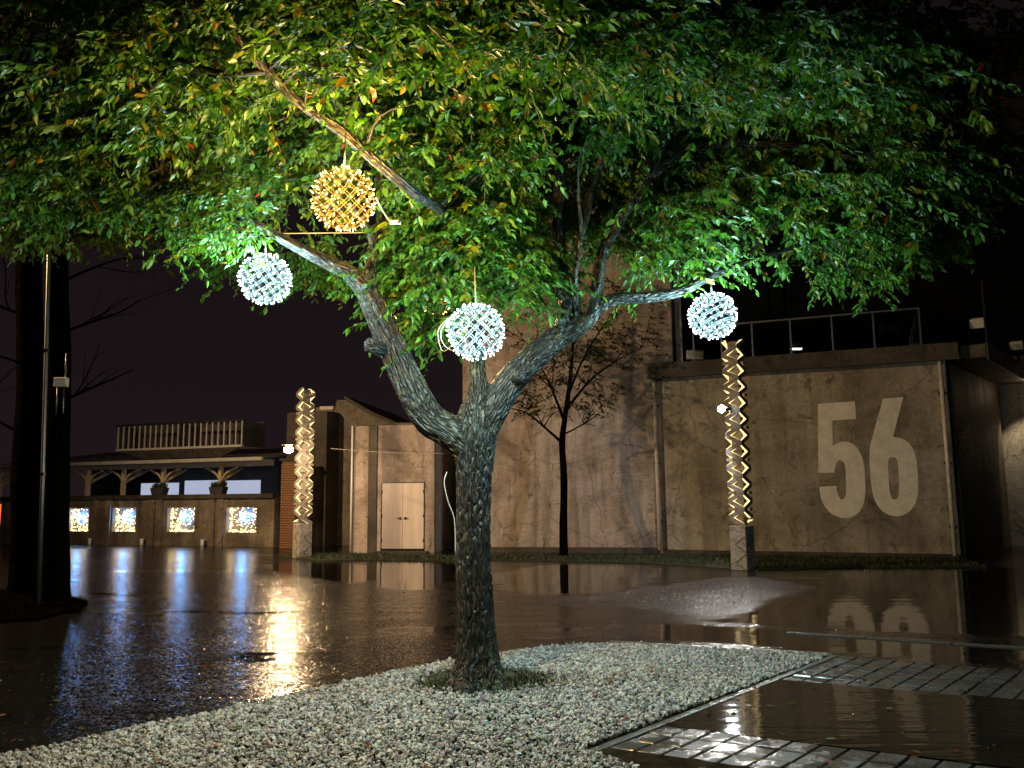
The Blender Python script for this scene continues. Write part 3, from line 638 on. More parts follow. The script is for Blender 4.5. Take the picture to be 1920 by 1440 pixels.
# light nets with a star in each niche
for i, (a0, a1) in enumerate(NU):
    wv = a1-a0; hv = zn1-zn0
    e = F9.empty('light_net'); e.location = F9.A+F9.d*a0+F9.n*0.25+Vector((0, 0, zn0))
    tag(e, 'net of golden lights with a blue star, %s niche of the gallery' % ('leftmost', 'second from left', 'third from left', 'rightmost')[i], 'string lights', 'light nets in the gallery niches')
    box('backing_board', 0.0, wv, 0.05, 0.08, 0.0, hv, 'gallery_concrete', e)
    bl = []; 
    for k in range(210):
        ux = random.uniform(0.03, wv-0.03); uz_ = random.uniform(0.02, hv-0.03) if k > 30 else random.uniform(0.01, 0.05); s = random.uniform(0.008, 0.013)
        if k > 145: ux = random.choice((random.uniform(0.01, 0.06), wv-random.uniform(0.01, 0.06)))
        y_ = random.uniform(-0.12, 0.03); bl.append((ux-s, ux+s, y_-s, y_+s, uz_-s, uz_+s))
    o = boxes('bulbs', bl, 'bulb_net', e); o['kind'] = 'stuff'
    cx, cz = wv*(0.42, 0.44, 0.5, 0.5)[i], hv*0.62
    V = [(cx, -0.22, cz)]; F = []
    for k in range(16):
        a = math.pi*2*k/16+0.2*i; r_ = (0.21 if k % 4 == 0 else 0.15) if k % 2 == 0 else 0.085
        V.append((cx+r_*math.cos(a), -0.17, cz+r_*1.1*math.sin(a)))
    V.append((cx, -0.12, cz))
    for k in range(16): F += [(0, 1+(k+1) % 16, 1+k), (17, 1+k, 1+(k+1) % 16)]
    st = pydata('star', V, F, 'star_blue', e)
    rod('star_rod', (cx, -0.12, cz), (cx, 0.05, cz), 0.012, 'dark_metal', st, 6)
    V2 = [Vector((cx+0.075*x_, -0.215+0.02*z_, cz+0.075*y_)) for x_, y_, z_ in IV]; pydata('star_heart', V2, [tuple(f) for f in IF], 'star_core', st)
# caged hopper over the gallery roof
hb = F9.empty('caged_hopper'); tag(hb, 'white barred cage on a boarded hopper above the gallery roof', 'hopper')
(ha, hz0), (hc, hz1) = F9.uz(220, 852, -0.3), F9.uz(455, 781, -0.3); hz0 = F9.z(335, 841, -0.3); hz1 = F9.z(335, 792, -0.3)
nb = 22
for i in range(nb+1): u = ha+(hc-ha)*i/nb; box('bar', u-0.022, u+0.022, -0.32, -0.28, hz0+0.06, hz1-0.06, 'pale_metal', hb)
box('top_rail', ha-0.1, hc+0.1, -0.34, -0.26, hz1-0.06, hz1+0.02, 'dark_metal', hb); box('sill', ha-0.05, hc+0.05, -0.35, -0.25, hz0-0.02, hz0+0.06, 'pale_metal', hb)
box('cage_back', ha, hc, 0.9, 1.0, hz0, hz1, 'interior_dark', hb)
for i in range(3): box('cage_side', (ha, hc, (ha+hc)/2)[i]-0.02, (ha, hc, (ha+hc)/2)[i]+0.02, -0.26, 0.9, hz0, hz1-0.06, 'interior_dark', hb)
zb = ze+0.26; nbd = 16; sl = (hc-ha)/nbd
for i in range(nbd):
    ua, ub = ha+i*sl+0.012, ha+(i+1)*sl-0.012; k = 0.62; mm = (ha+hc)/2
    la, lb = mm+(ua-mm)*k, mm+(ub-mm)*k
    pydata('board', [(la, -0.05, zb), (lb, -0.05, zb), (lb, 0.01, zb), (la, 0.01, zb), (ua, -0.33, hz0-0.02), (ub, -0.33, hz0-0.02), (ub, -0.25, hz0-0.02), (ua, -0.25, hz0-0.02)], BOXF, 'dark_boards', hb)
# plant tubs on the parapet and drain spouts at its foot
for i, (px, py) in enumerate(((293, 934), (404, 929))):
    u, z = F9.uz(px, py, 0.05); e = F9.empty('plant_tub'); e.location = F9.A+F9.d*u+F9.n*0.2+Vector((0, 0, zp+0.16))
    tag(e, 'dark plant tub on the gallery parapet, %s' % ('in front of the leftmost panel', 'in front of the middle panel')[i], 'plant tub', 'tubs on the parapet')
    pydata('tub', [(-0.26, -0.13, 0), (0.26, -0.13, 0), (0.26, 0.13, 0), (-0.26, 0.13, 0), (-0.32, -0.16, 0.26), (0.32, -0.16, 0.26), (0.32, 0.16, 0.26), (-0.32, 0.16, 0.26)], BOXF, 'interior_dark', e)
    pts = np.c_[rng.uniform(-0.28, 0.28, 220), rng.uniform(-0.12, 0.12, 220), np.full(220, 0.25)]; blades('plant', pts, 0.2, 'grass', e)
for i, px in enumerate((178, 275, 388)):
    p = gnd(px, 1023); p = F9.A+F9.d*F9.u(px)-F9.n*0.2
    e = empty('drain_spout', (p.x, p.y, 0)); tag(e, 'small white capped drain stub at the foot of the gallery wall, %s' % ('leftmost', 'middle one', 'rightmost')[i], 'drain stub', 'drain stubs by the gallery')
    tube_obj('pipe', [[(Vector((0, 0, 0)), 0.06), (Vector((0, 0, 0.2)), 0.06)]], 'white_plastic', e, 10); tube_obj('cap', [[(Vector((0, 0, 0.2)), 0.075), (Vector((0, 0, 0.25)), 0.07)]], 'white_plastic', e, 10)
# brick pier and its lamp
bp_ = at(541, 940, 28.6); e = empty('brick_pier', (bp_.x, bp_.y, 0), F9.rz); tag(e, 'brick pier glowing under the amber wall lamp', 'brick pier')
ztop = at(541, 862, 28.6).z
box('core', -0.30, 0.30, -0.0, 0.5, 0, ztop-0.03, 'mortar', e)
brick_me = {}
for c_ in range(int((ztop-0.05)/0.085)):
    for k in range(3):
        off = -0.31+0.2*k+(0.1 if c_ % 2 else 0.0); wdt = 0.19 if not (c_ % 2 and k == 2) else 0.09
        if wdt not in brick_me: brick_me[wdt] = boxmesh('brick', [(0, wdt, -0.03, 0.06, 0, 0.07)], 0.005)
        o = obj('brick', brick_me[wdt], 'brick', e); o.location = (off, random.uniform(-0.008, 0.004), 0.01+c_*0.085)
        if c_ % 2 and k == 0:
            if 0.091 not in brick_me: brick_me[0.091] = boxmesh('brick', [(0, 0.09, -0.03, 0.06, 0, 0.07)], 0.005)
            o = obj('brick', brick_me[0.091], 'brick', e); o.location = (-0.31, 0, 0.01+c_*0.085)
box('capstone', -0.36, 0.36, -0.08, 0.55, ztop-0.03, ztop+0.05, 'dark_concrete', e)
lp = at(541, 843, 22.5); e = empty('wall_lamp', lp, 0); tag(e, 'glowing amber lamp bracketed to the far lit column', 'lamp')
cp = at(567, 843, 24.0)-lp
tube_obj('bracket_arm', [smooth_path([(Vector((0, 0.06, 0.1)), .018), (Vector((0.1, 0.5, 0.2)), .018), (Vector((cp.x, cp.y-0.15, 0.12)), .018)], 4)], 'dark_metal', e, 6)
V = [Vector((0.15*x_, 0.13*y_, 0.11*z_)) for x_, y_, z_ in IV]; pydata('glass_bowl', V, [tuple(f) for f in IF], 'wall_lamp_glass', e, True)
boxes('hood', [(-0.16, 0.16, -0.16, 0.16, 0.115, 0.14)], 'dark_metal', e, 0.01)
point('wall_lamp_light', lp+Vector((0, -0.05, -0.2)), P_WALLLAMP, (1.0, 0.66, 0.36), 0.10)

# ================================================================== LIT COLUMNS
def zig_mesh(W_, Sx, d_, a_, t_):
    pts = [(d_, 0), (W_, 0), (W_, Sx/2-a_), (W_-d_, Sx/2), (W_, Sx/2+a_), (W_, Sx), (d_, Sx), (0, Sx-a_), (0, a_)]
    V = [(x, 0, z) for x, z in pts]+[(min(max(x, t_), W_-t_), t_, z) for x, z in pts]
    me = bpy.data.meshes.new('facet'); n = 9
    F = [tuple(range(n)), tuple(range(2*n-1, n-1, -1))]; mi = [0, 0]
    for i in range(n):
        j = (i+1) % n
        if (i, j) in ((1, 2), (4, 5), (7, 8), (0, 1), (5, 6)): continue
        F.append((i, n+i, n+j, j)); mi.append(1)
    me.from_pydata(V, [], F); me.update()
    me.materials.append(MATS['column_stone']); me.materials.append(MATS['led_strip'])
    me.polygons.foreach_set('material_index', mi); return me
CW, CS, CT = 0.40, 0.372, 0.08
FM = zig_mesh(CW, CS, 0.28, 0.135, CT)
def column(px, Y, rz, label, nT=11):
    p = at(px, 1000, Y); e = empty('light_column', (p.x, p.y, 0), rz); tag(e, label, 'light column', 'lit lattice columns')
    h0 = 0.98
    bs_ = box('base_block', -CW/2, CW/2, -CW/2, CW/2, 0, h0, 'cast_stone', e, 0.012)
    for f in range(4):
        fr_ = Matrix.Rotation(f*math.pi/2, 4, 'Z') @ Matrix.Translation((-CW/2, -CW/2, 0))
        for k in range(nT):
            o = bpy.data.objects.new('facet', FM); COL.objects.link(o); o.parent = e
            # neighbouring faces are staggered by half a tier so that the notches meet at the corners
            o.matrix_local = fr_ @ Matrix.Translation((0, 0, h0+CS*(k+(0.5 if f % 2 else 0))))
        # zigzag on the base: dark strips drawn for the shade of incised grooves
        for k in range(2):
            zz = 0.18+0.4*k
            for s in (-1, 1):
                g_ = box('groove_shade', -0.15, 0.15, -0.004, 0.002, -0.008, 0.008, 'interior_dark', bs_)
                g_.matrix_local = Matrix.Rotation(f*math.pi/2, 4, 'Z') @ Matrix.Translation((0.06, -CW/2-0.0005, zz+s*0.09)) @ Matrix.Rotation(s*-0.62, 4, 'Y')
        for k in range(0, nT, 2):
            # bars across every second corner opening
            o = boxes('cross_bar', [(-0.045, 0.09, -0.045, 0.09, -0.035, 0.035)], 'column_stone', e)
            zz = h0+CS*(k+(0 if f % 2 == 0 else 0.5))+ (CS if k == 0 else 0)
            o.matrix_local = Matrix.Rotation(f*math.pi/2, 4, 'Z') @ Matrix.Translation((-CW/2+0.052, -CW/2+0.052, zz))
    box('core', -0.10, 0.10, -0.10, 0.10, h0, h0+CS*nT+0.1, 'column_stone', e)
    box('cap', -CW/2+0.1, CW/2-0.1, -CW/2+0.1, CW/2-0.1, h0+CS*nT+0.1, h0+CS*nT+0.14, 'column_stone', e)
    return e
col_r = column(1391, 19.0, R(-43.5), 'tall zigzag column lit gold in front of the 56 wall')
col_l = column(567, 24.0, R(42.5), 'tall zigzag column lit gold beside the amber wall lamp', 10)
# white spotlight clamped to the near column
lp = at(1352, 767, 18.85); e = empty('spotlight', lp); tag(e, 'small white spotlight clamped to the near lit column', 'spotlight')
V = [Vector((0.10*x_, 0.04*y_-0.06, 0.10*z_)) for x_, y_, z_ in IV]; pydata('lens', V, [tuple(f) for f in IF], 'spot_lens', e, True)
tube_obj('housing', [[(Vector((0, -0.05, 0)), 0.105), (Vector((0, 0.1, 0.02)), 0.085), (Vector((0, 0.14, 0.03)), 0.03)]], 'dark_metal', e, 14)
boxes('clamp', [(0.05, 0.33, 0.02, 0.06, -0.03, 0.03)], 'dark_metal', e)
spot('spotlight_light', lp+Vector((-0.08, -0.16, 0)), lp+Vector((-1.0, -0.12, -0.45)), P_SPOT, (1.0, 0.96, 0.92), 168, 0.25, 0.07)

# ================================================================== TREES
PXS = lambda l: [(at(x, y, Y), r) for x, y, Y, r in l]
t = empty('camphor_tree', TREE); tag(t, 'large spreading tree hung with lit balls in the white gravel', 'tree')
def rel(path): return [(p-TREE, r) for p, r in path]
def flare(L, a): return 1+0.95*math.exp(-L/0.17)*(1+0.40*math.sin(5*a+0.6)+0.25*math.sin(3*a))+0.03*math.sin(9*a+L*4)
TP = [(897, 1300, 7.5, .215), (896, 1270, 7.5, .21), (895, 1230, 7.5, .205), (892, 1150, 7.5, .195), (888, 1050, 7.5, .19), (888, 950, 7.5, .19), (889, 870, 7.5, .205), (890, 815, 7.5, .235), (893, 775, 7.5, .20), (897, 735, 7.5, .12), (895, 660, 7.6, .075), (890, 590, 7.7, .065), (886, 500, 7.7, .055), (880, 420, 7.7, .05), (872, 300, 7.6, .045), (862, 150, 7.4, .04), (856, -60, 7.2, .03)]
LEFT = [(885, 850, 7.5, .17), (850, 815, 7.48, .175), (805, 785, 7.45, .165), (775, 735, 7.42, .155), (742, 665, 7.4, .145), (708, 590, 7.35, .13), (686, 545, 7.3, .11), (655, 512, 7.25, .085), (610, 490, 7.2, .07), (545, 457, 7.1, .055), (490, 425, 7.0, .045), (430, 390, 6.9, .035), (370, 362, 6.8, .028), (300, 330, 6.7, .018)]
RIGHT = [(893, 830, 7.5, .16), (925, 765, 7.5, .17), (962, 708, 7.5, .15), (1005, 665, 7.55, .14), (1045, 633, 7.6, .135), (1085, 612, 7.6, .11), (1112, 585, 7.6, .085), (1120, 530, 7.6, .07), (1132, 470, 7.65, .062), (1172, 400, 7.7, .055), (1225, 325, 7.7, .05), (1255, 230, 7.6, .04), (1285, 150, 7.5, .03), (1300, 40, 7.3, .02)]
branches = [
 [(1050, 628, 7.6, .09), (1062, 580, 7.6, .08), (1052, 510, 7.65, .07), (1046, 430, 7.65, .065), (1050, 330, 7.6, .06), (1048, 220, 7.5, .05), (1056, 100, 7.3, .04), (1062, -60, 7.1, .03)],
 [(1108, 590, 7.6, .06), (1150, 562, 7.6, .06), (1210, 558, 7.65, .055), (1280, 545, 7.7, .048), (1330, 518, 7.7, .04), (1400, 492, 7.7, .03), (1470, 470, 7.7, .022), (1560, 440, 7.7, .014)],
 [(1222, 330, 7.7, .045), (1285, 286, 7.65, .04), (1360, 268, 7.6, .035), (1440, 270, 7.5, .03), (1510, 276, 7.4, .025), (1600, 296, 7.3, .018), (1700, 320, 7.2, .01)],
 [(700, 560, 7.35, .06), (695, 500, 7.4, .055), (715, 430, 7.5, .055), (714, 320, 7.5, .055), (706, 180, 7.4, .05), (706, 60, 7.2, .04), (708, -60, 7.0, .03)],
 [(682, 530, 7.3, .05), (700, 480, 7.3, .04), (690, 430, 7.2, .03), (660, 380, 7.1, .02)],
 [(884, 460, 7.7, .05), (840, 405, 7.0, .045), (775, 360, 6.3, .043), (705, 303, 6.0, .042), (640, 246, 5.8, .041), (560, 190, 5.6, .04), (500, 130, 5.4, .038), (450, 78, 5.2, .035), (395, 10, 5.0, .03), (350, -60, 4.9, .025)],
 [(500, 132, 5.4, .028), (440, 138, 5.4, .025), (385, 130, 5.4, .022), (310, 100, 5.4, .018), (230, 60, 5.4, .012)],
 [(480, 115, 5.35, .02), (540, 126, 5.5, .018), (600, 150, 5.8, .03), (640, 200, 6.2, .03), (690, 250, 6.9, .03), (715, 300, 7.4, .03)],
 [(320, 130, 5.6, .016), (250, 190, 5.8, .014), (170, 240, 6.0, .010), (110, 300, 6.1, .006)],
 [(210, 140, 5.8, .02), (130, 165, 5.9, .016), (60, 190, 6.0, .012), (-40, 230, 6.2, .008)],
 [(1046, 440, 7.65, .05), (1085, 400, 7.7, .035), (1120, 330, 7.7, .025), (1150, 240, 7.6, .02), (1190, 130, 7.4, .012)],
 [(1080, 470, 7.62, .03), (1100, 410, 7.6, .03), (1110, 360, 7.6, .02)],
 [(1085, 600, 7.6, .04), (1078, 520, 7.5, .03), (1090, 440, 7.4, .022), (1085, 380, 7.3, .012)],
 [(870, 260, 7.6, .03), (930, 180, 7.0, .025), (1000, 110, 6.4, .018), (1090, 50, 6.0, .012)],
 [(1440, 270, 7.5, .02), (1500, 190, 7.2, .016), (1580, 110, 6.9, .010)],
 [(1400, 492, 7.7, .02), (1440, 430, 7.6, .016), (1490, 390, 7.5, .012), (1560, 350, 7.4, .008)]]
from mathutils import noise as mnoise
def blended_trunk():
    """trunk and the two main limbs grown into one surface, with furrowed bark"""
    P = [smooth_path(rel(PXS([(x, y, Y, r*k) for x, y, Y, r in l])), 8) for l, k in ((TP, 0.80), (LEFT, 0.88), (RIGHT, 0.86))]; V, F, UV = [], [], []
    tube_data(V, F, UV, P[0], 28, 0.05, flare)
    for q in P[1:]: tube_data(V, F, UV, q, 20, 0.06)
    me = bpy.data.meshes.new('trunk'); me.from_pydata([tuple(v) for v in V], [], F); me.update()
    o = obj('trunk', me, None, t); md_ = o.modifiers.new('r', 'REMESH'); md_.mode = 'VOXEL'; md_.voxel_size = 0.0145
    sm = o.modifiers.new('s', 'SMOOTH'); sm.factor = 0.5; sm.iterations = 5
    ev = o.evaluated_get(bpy.context.evaluated_depsgraph_get()); m2 = bpy.data.meshes.new_from_object(ev); o.modifiers.clear()
    n = len(m2.vertices); co = np.empty(n*3, np.float32); m2.vertices.foreach_get('co', co); co = co.reshape(-1, 3); no = np.empty(n*3, np.float32); m2.vertices.foreach_get('normal', no); no = no.reshape(-1, 3)
    fr_ = []
    for q in P:
        L = 0.0; u0, _ = frame_of(q[1][0]-q[0][0])
        for i, (p, r) in enumerate(q):
            t_ = (q[min(i+1, len(q)-1)][0]-q[max(i-1, 0)][0]).normalized(); u = (u0-t_*u0.dot(t_)).normalized(); u0 = u
            if i: L += (p-q[i-1][0]).length
            fr_.append((*p, *u, *t_.cross(u), *t_, L, r))
    A_ = np.array(fr_, np.float32); best = np.zeros(n, int)
    for c0 in range(0, n, 8000):
        dd = np.linalg.norm(co[c0:c0+8000, None]-A_[None, :, :3], axis=2)-A_[None, :, 13]; best[c0:c0+8000] = dd.argmin(1)
    B_ = A_[best]; d_ = co-B_[:, :3]
    bc = np.stack([(d_*B_[:, 3:6]).sum(1), (d_*B_[:, 6:9]).sum(1), (d_*B_[:, 9:12]).sum(1)+B_[:, 12]], 1)
    amp = np.clip(B_[:, 13]/0.18, 0.25, 1.0)
    h = np.array([(1-abs(mnoise.noise(Vector((x*20, y*20, z*4.2)))))*0.6+(1-abs(mnoise.noise(Vector((x*45+7, y*45, z*10)))))*0.4 for x, y, z in bc])
    co = co+no*((h-0.75)*0.050*amp)[:, None]; m2.vertices.foreach_set('co', co.astype(np.float32).ravel())
    at2 = m2.attributes.new('bark_co', 'FLOAT_VECTOR', 'POINT'); at2.data.foreach_set('vector', bc.astype(np.float32).ravel())
    m2.polygons.foreach_set('use_smooth', np.ones(len(m2.polygons), bool)); m2.update(); m2.name = 'trunk'; m2.materials.clear(); m2.materials.append(MATS['bark']); o.data = m2; print('trunk verts', n)
blended_trunk()
for l in branches: tube_obj('branch', [smooth_path(rel(PXS(l)), 6)], 'bark', t, 10, 0.04)
# knots where limbs were sawn off
for (x, y, Y, r_, nx) in ((715, 655, 7.30, .07, -1), (970, 712, 7.35, .06, 0.3)):
    p = at(x, y, Y)-TREE; tube_obj('branch_stub', [[(p, r_), (p+Vector((nx*0.10, -0.10, 0.03)), r_*0.9), (p+Vector((nx*0.12, -0.12, 0.03)), r_*0.4)]], 'bark', t, 12, 0.08)
# ---- foliage
LV = np.array([(0, 0, 0), (.33, .5, .10), (.33, -.5, .10), (.72, .36, .04), (.72, -.36, .04), (1, 0, -.12), (.36, 0, 0), (.72, 0, -.05)])
LF = np.array([(0, 6, 1), (0, 2, 6), (1, 6, 7), (1, 7, 3), (2, 4, 7), (2, 7, 6), (3, 7, 5), (4, 5, 7)])
def leaf_frames(O, D, U):
    D = D/np.linalg.norm(D, axis=1)[:, None]; W_ = np.cross(U, D); W_ /= np.linalg.norm(W_, axis=1)[:, None]+1e-9
    return D, W_, np.cross(D, W_)
def leaf_verts(O, D, U, ln, asp=0.47):
    D, W_, Nn = leaf_frames(O, D, U); n = len(O); cu = rng.normal(0.9, 0.8, n)[:, None, None]; aw = asp*rng.uniform(0.75, 1.25, n)[:, None, None]
    return O[:, None]+ln[:, None, None]*(LV[None, :, 0:1]*D[:, None]+aw*LV[None, :, 1:2]*W_[:, None]+0.55*cu*LV[None, :, 2:3]*Nn[:, None])
def sprays(C, n_leaf=13, tl=0.34, ll=0.092, droop=0.7, centre=None):
    """C (n,3) spray bases -> leaf origins, directions, up vectors, lengths, and twig paths"""
    n = len(C); az = rng.uniform(0, 2*np.pi, n)
    out = C-(centre if centre is not None else C.mean(0)); out[:, 2] = 0; out /= np.linalg.norm(out, axis=1)[:, None]+1e-6
    T = np.stack([np.cos(az), np.sin(az), rng.uniform(-0.5, 0.35, n)], 1)+0.7*out; T /= np.linalg.norm(T, axis=1)[:, None]
    L = tl*rng.uniform(0.6, 1.35, n)
    s = (np.arange(n_leaf)+0.6)/n_leaf; s = s[None]*np.ones((n, 1))+rng.normal(0, 0.02, (n, n_leaf))
    bend = np.zeros((n, n_leaf, 3)); bend[..., 2] = -droop*0.55*s**2
    O = C[:, None]+L[:, None, None]*(T[:, None]*s[..., None]+bend)
    side = np.cross(T, np.array((0, 0, 1.0))); side /= np.linalg.norm(side, axis=1)[:, None]+1e-9
    sg = np.where(np.arange(n_leaf) % 2 == 0, 1, -1)[None, :, None]
    D = T[:, None]*rng.uniform(0.3, 0.8, (n, n_leaf, 1))+side[:, None]*sg*rng.uniform(0.4, 1.0, (n, n_leaf, 1))+rng.normal(0, 0.22, (n, n_leaf, 3))
    D[..., 2] -= droop*rng.uniform(0.3, 1.4, (n, n_leaf))
    U = np.zeros((n, n_leaf, 3)); U[..., 2] = 1; U += rng.normal(0, 0.35, U.shape)
    ln = ll*np.clip(rng.lognormal(0, 0.27, (n, n_leaf)), 0.45, 1.6)*np.clip(rng.normal(1, 0.15, (n, 1)), 0.7, 1.35)*(1-0.25*np.abs(s-0.55))
    sc = np.repeat(np.arange(n), n_leaf)
    tw = np.stack([C, C+L[:, None]*(T*0.5+np.array((0, 0, -droop*0.14))), C+L[:, None]*(T+np.array((0, 0, -droop*0.55)))], 1)
    return O.reshape(-1, 3), D.reshape(-1, 3), U.reshape(-1, 3), ln.ravel(), sc, tw
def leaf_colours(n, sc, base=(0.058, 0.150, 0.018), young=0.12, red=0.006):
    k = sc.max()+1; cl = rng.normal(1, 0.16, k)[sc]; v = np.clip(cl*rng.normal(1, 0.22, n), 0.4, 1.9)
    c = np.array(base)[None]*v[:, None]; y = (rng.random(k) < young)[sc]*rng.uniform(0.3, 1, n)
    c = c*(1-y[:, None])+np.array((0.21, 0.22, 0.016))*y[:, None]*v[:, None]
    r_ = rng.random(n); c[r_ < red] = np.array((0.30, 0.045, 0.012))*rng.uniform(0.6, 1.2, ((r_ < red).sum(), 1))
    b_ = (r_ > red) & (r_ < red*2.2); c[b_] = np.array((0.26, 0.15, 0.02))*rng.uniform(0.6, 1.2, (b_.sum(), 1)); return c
def twig_mesh(name, tw, r0, parent, mt='bark'):
    n = len(tw); V = []; F = []
    T = tw[:, 2]-tw[:, 0]; T /= np.linalg.norm(T, axis=1)[:, None]; A = np.cross(T, np.array((0.3, 0.2, 1.0))); A /= np.linalg.norm(A, axis=1)[:, None]; B_ = np.cross(T, A)
    VV = []
    for j, rr in enumerate((r0, r0*0.7, r0*0.25)):
        for k in range(3): a = k*2*math.pi/3; VV.append(tw[:, j]+rr*(A*math.cos(a)+B_*math.sin(a)))
    V = np.stack(VV, 1).reshape(-1, 3); b_ = np.arange(n)[:, None]*9; fs = []
    for j in range(2):
        for k in range(3): fs.append(np.array((j*3+k, j*3+(k+1) % 3, j*3+3+(k+1) % 3, j*3+3+k)))
    F = (b_[:, None, :]+np.stack(fs)[None]).reshape(-1, 4)
    return obj(name, mesh_np(name, V, F, None, True), mt, parent)
# parts of the crown: centre (px,py), half size (px), distance, depth half-range, sprays
REG = [(250, 130, 400, 170, 6.6, 1.6, 800), (130, 310, 260, 120, 7.4, 1.3, 520), (330, 330, 190, 90, 7.6, 1.0, 230), (640, 60, 300, 120, 6.2, 1.8, 420), (560, 210, 170, 110, 7.9, 0.9, 230),
       (560, 330, 130, 80, 8.2, 0.6, 150), (800, 250, 150, 110, 6.7, 0.6, 260), (900, 90, 260, 140, 6.3, 1.8, 480), (940, 230, 170, 110, 7.2, 1.0, 260), (850, 420, 150, 90, 7.35, 0.55, 260),
       (880, 490, 150, 70, 7.5, 0.55, 220), (770, 530, 90, 60, 7.6, 0.4, 100), (980, 540, 80, 60, 7.6, 0.5, 90), (820, 610, 50, 55, 7.5, 0.35, 45), (600, 520, 55, 45, 9.0, 0.4, 45), (420, 500, 40, 55, 9.4, 0.4, 40),
       (400, 400, 100, 30, 6.9, 0.35, 45), (400, 440, 70, 40, 6.9, 0.25, 34), (1180, 110, 280, 160, 6.6, 1.7, 560), (1420, 120, 280, 160, 6.9, 1.7, 520), (1640, 150, 230, 170, 7.3, 1.4, 400), (1190, 270, 160, 110, 8.2, 0.9, 230),
       (1420, 300, 220, 120, 7.9, 1.2, 360), (1640, 330, 200, 120, 7.8, 1.2, 330), (1790, 330, 110, 110, 8.0, 1.0, 150), (1300, 420, 150, 70, 7.8, 0.8, 190), (1180, 500, 55, 40, 7.8, 0.4, 45), (1330, 490, 110, 30, 7.7, 0.5, 60),
       (1560, 440, 110, 70, 7.9, 0.8, 160), (1690, 460, 90, 50, 7.9, 0.8, 110), (1580, 510, 70, 40, 7.9, 0.5, 55), (1020, 330, 110, 110, 8.6, 0.7, 150), (1120, 400, 120, 100, 8.6, 0.5, 170), (1020, 430, 80, 110, 8.4, 0.4, 110), (940, 400, 110, 120, 8.3, 0.5, 120), (1250, 190, 300, 160, 9.2, 0.9, 300), (400, 200, 350, 160, 9.4, 0.9, 300), (1600, 240, 260, 150, 9.4, 0.8, 220), (800, 150, 300, 150, 9.4, 0.9, 260)]
pts = []
for cx, cy, rx, ry, Yc, dY, n in REG:
    n = int(n*1.6)
    q = rng.normal(size=(max(3, n//7), 3)); q /= np.linalg.norm(q, axis=1)[:, None]; q *= rng.random(len(q))[:, None]**(1/2.4)
    for a, b_, c_ in q:
        cc = at(cx+rx*a*1.05, cy-24+ry*b_*1.05, Yc+dY*c_)
        for _ in range(7): pts.append(cc+Vector((random.gauss(0, .15), random.gauss(0, .15), random.gauss(0, .085))))
pts = np.array([p[:] for p in pts])
keep = pts[:, 2] > 2.3; pts = pts[keep]
# the crown is open along the main limbs: no sprays grow in front of them
sx, sy, sd = project(pts); drop = np.zeros(len(pts), bool)
for l, wd in ((RIGHT[4:12], 42), (branches[0][:6], 42), (branches[1][:6], 30), (branches[2][:6], 26), (LEFT[5:10], 34), (branches[5][2:8], 30), (branches[3][1:6], 22)):
    for (x0, y0, Y0, _), (x1, y1, Y1, _) in zip(l[:-1], l[1:]):
        for dy in (0, 34):
            ex, ey = x1-x0, y1-y0; t_ = np.clip(((sx-x0)*ex+(sy+dy-y0)*ey)/(ex*ex+ey*ey+1e-9), 0, 1)
            drop |= (np.hypot(sx-x0-t_*ex, sy+dy-y0-t_*ey) < wd) & (pts[:, 1] < Y0+(Y1-Y0)*t_+0.12)
pts = pts[~(drop & (rng.random(len(pts)) < 0.88))]; print('sprays', len(pts))
O, D, U, ln, sc, tw = sprays(pts, 16, 0.32, 0.068, 0.8, np.array((0.0, 7.4, 4)))
cl = leaf_colours(len(O), sc)
# the leaves that show largest are separate objects
x_, y_, dp = project(O+D*0.04); vis = (x_ > 0) & (x_ < 1920) & (y_ > 0) & (y_ < 720)
Dn, Wn, Nn = leaf_frames(O, D, U); facing = np.abs((Nn*((O-np.array((0, 0, CAMH)))/np.linalg.norm(O-np.array((0, 0, CAMH)), axis=1)[:, None])).sum(1))
cell = (np.clip(x_/14, 0, 200).astype(int)*200+np.clip(y_/14, 0, 199).astype(int)); mind = np.full(201*200, 99.0); np.minimum.at(mind, cell[vis], dp[vis])
score = np.where(vis & (dp < mind[cell]+0.04), (ln/dp)**2*facing, 0); score[np.argsort(-score)[2000:]] = 0
idx = np.argsort(-score)[:300]; rest = np.ones(len(O), bool); rest[idx] = False
V = leaf_verts(O[rest], D[rest], U[rest], ln[rest])-np.array(TREE)
n = rest.sum(); print('leaves', n)
cr = obj('crown', mesh_np('crown', V.reshape(-1, 3), (LF[None]+np.arange(n)[:, None, None]*8).reshape(-1, 3), np.repeat(cl[rest], 8, 0)), 'leaf', t); cr['kind'] = 'stuff'
leaf_me = []
for k in range(8):
    leaf_me.append(mesh_np('leaf', LV*np.array((1, 0.47, 0.55)), LF, np.repeat(cl[idx[k*7:k*7+1]], 8, 0))); leaf_me[-1].materials.append(MATS['leaf'])
for j, i in enumerate(idx):
    o = bpy.data.objects.new('leaf', leaf_me[j % 8]); COL.objects.link(o); o.parent = t
    M_ = Matrix((Vector(Dn[i]), Vector(Wn[i]), Vector(Nn[i]))).transposed().to_4x4(); o.matrix_local = Matrix.Translation(Vector(O[i])-TREE) @ M_ @ Matrix.Scale(float(ln[i]), 4)
tg = twig_mesh('twigs', tw-np.array(TREE), 0.005, t); tg['kind'] = 'stuff'
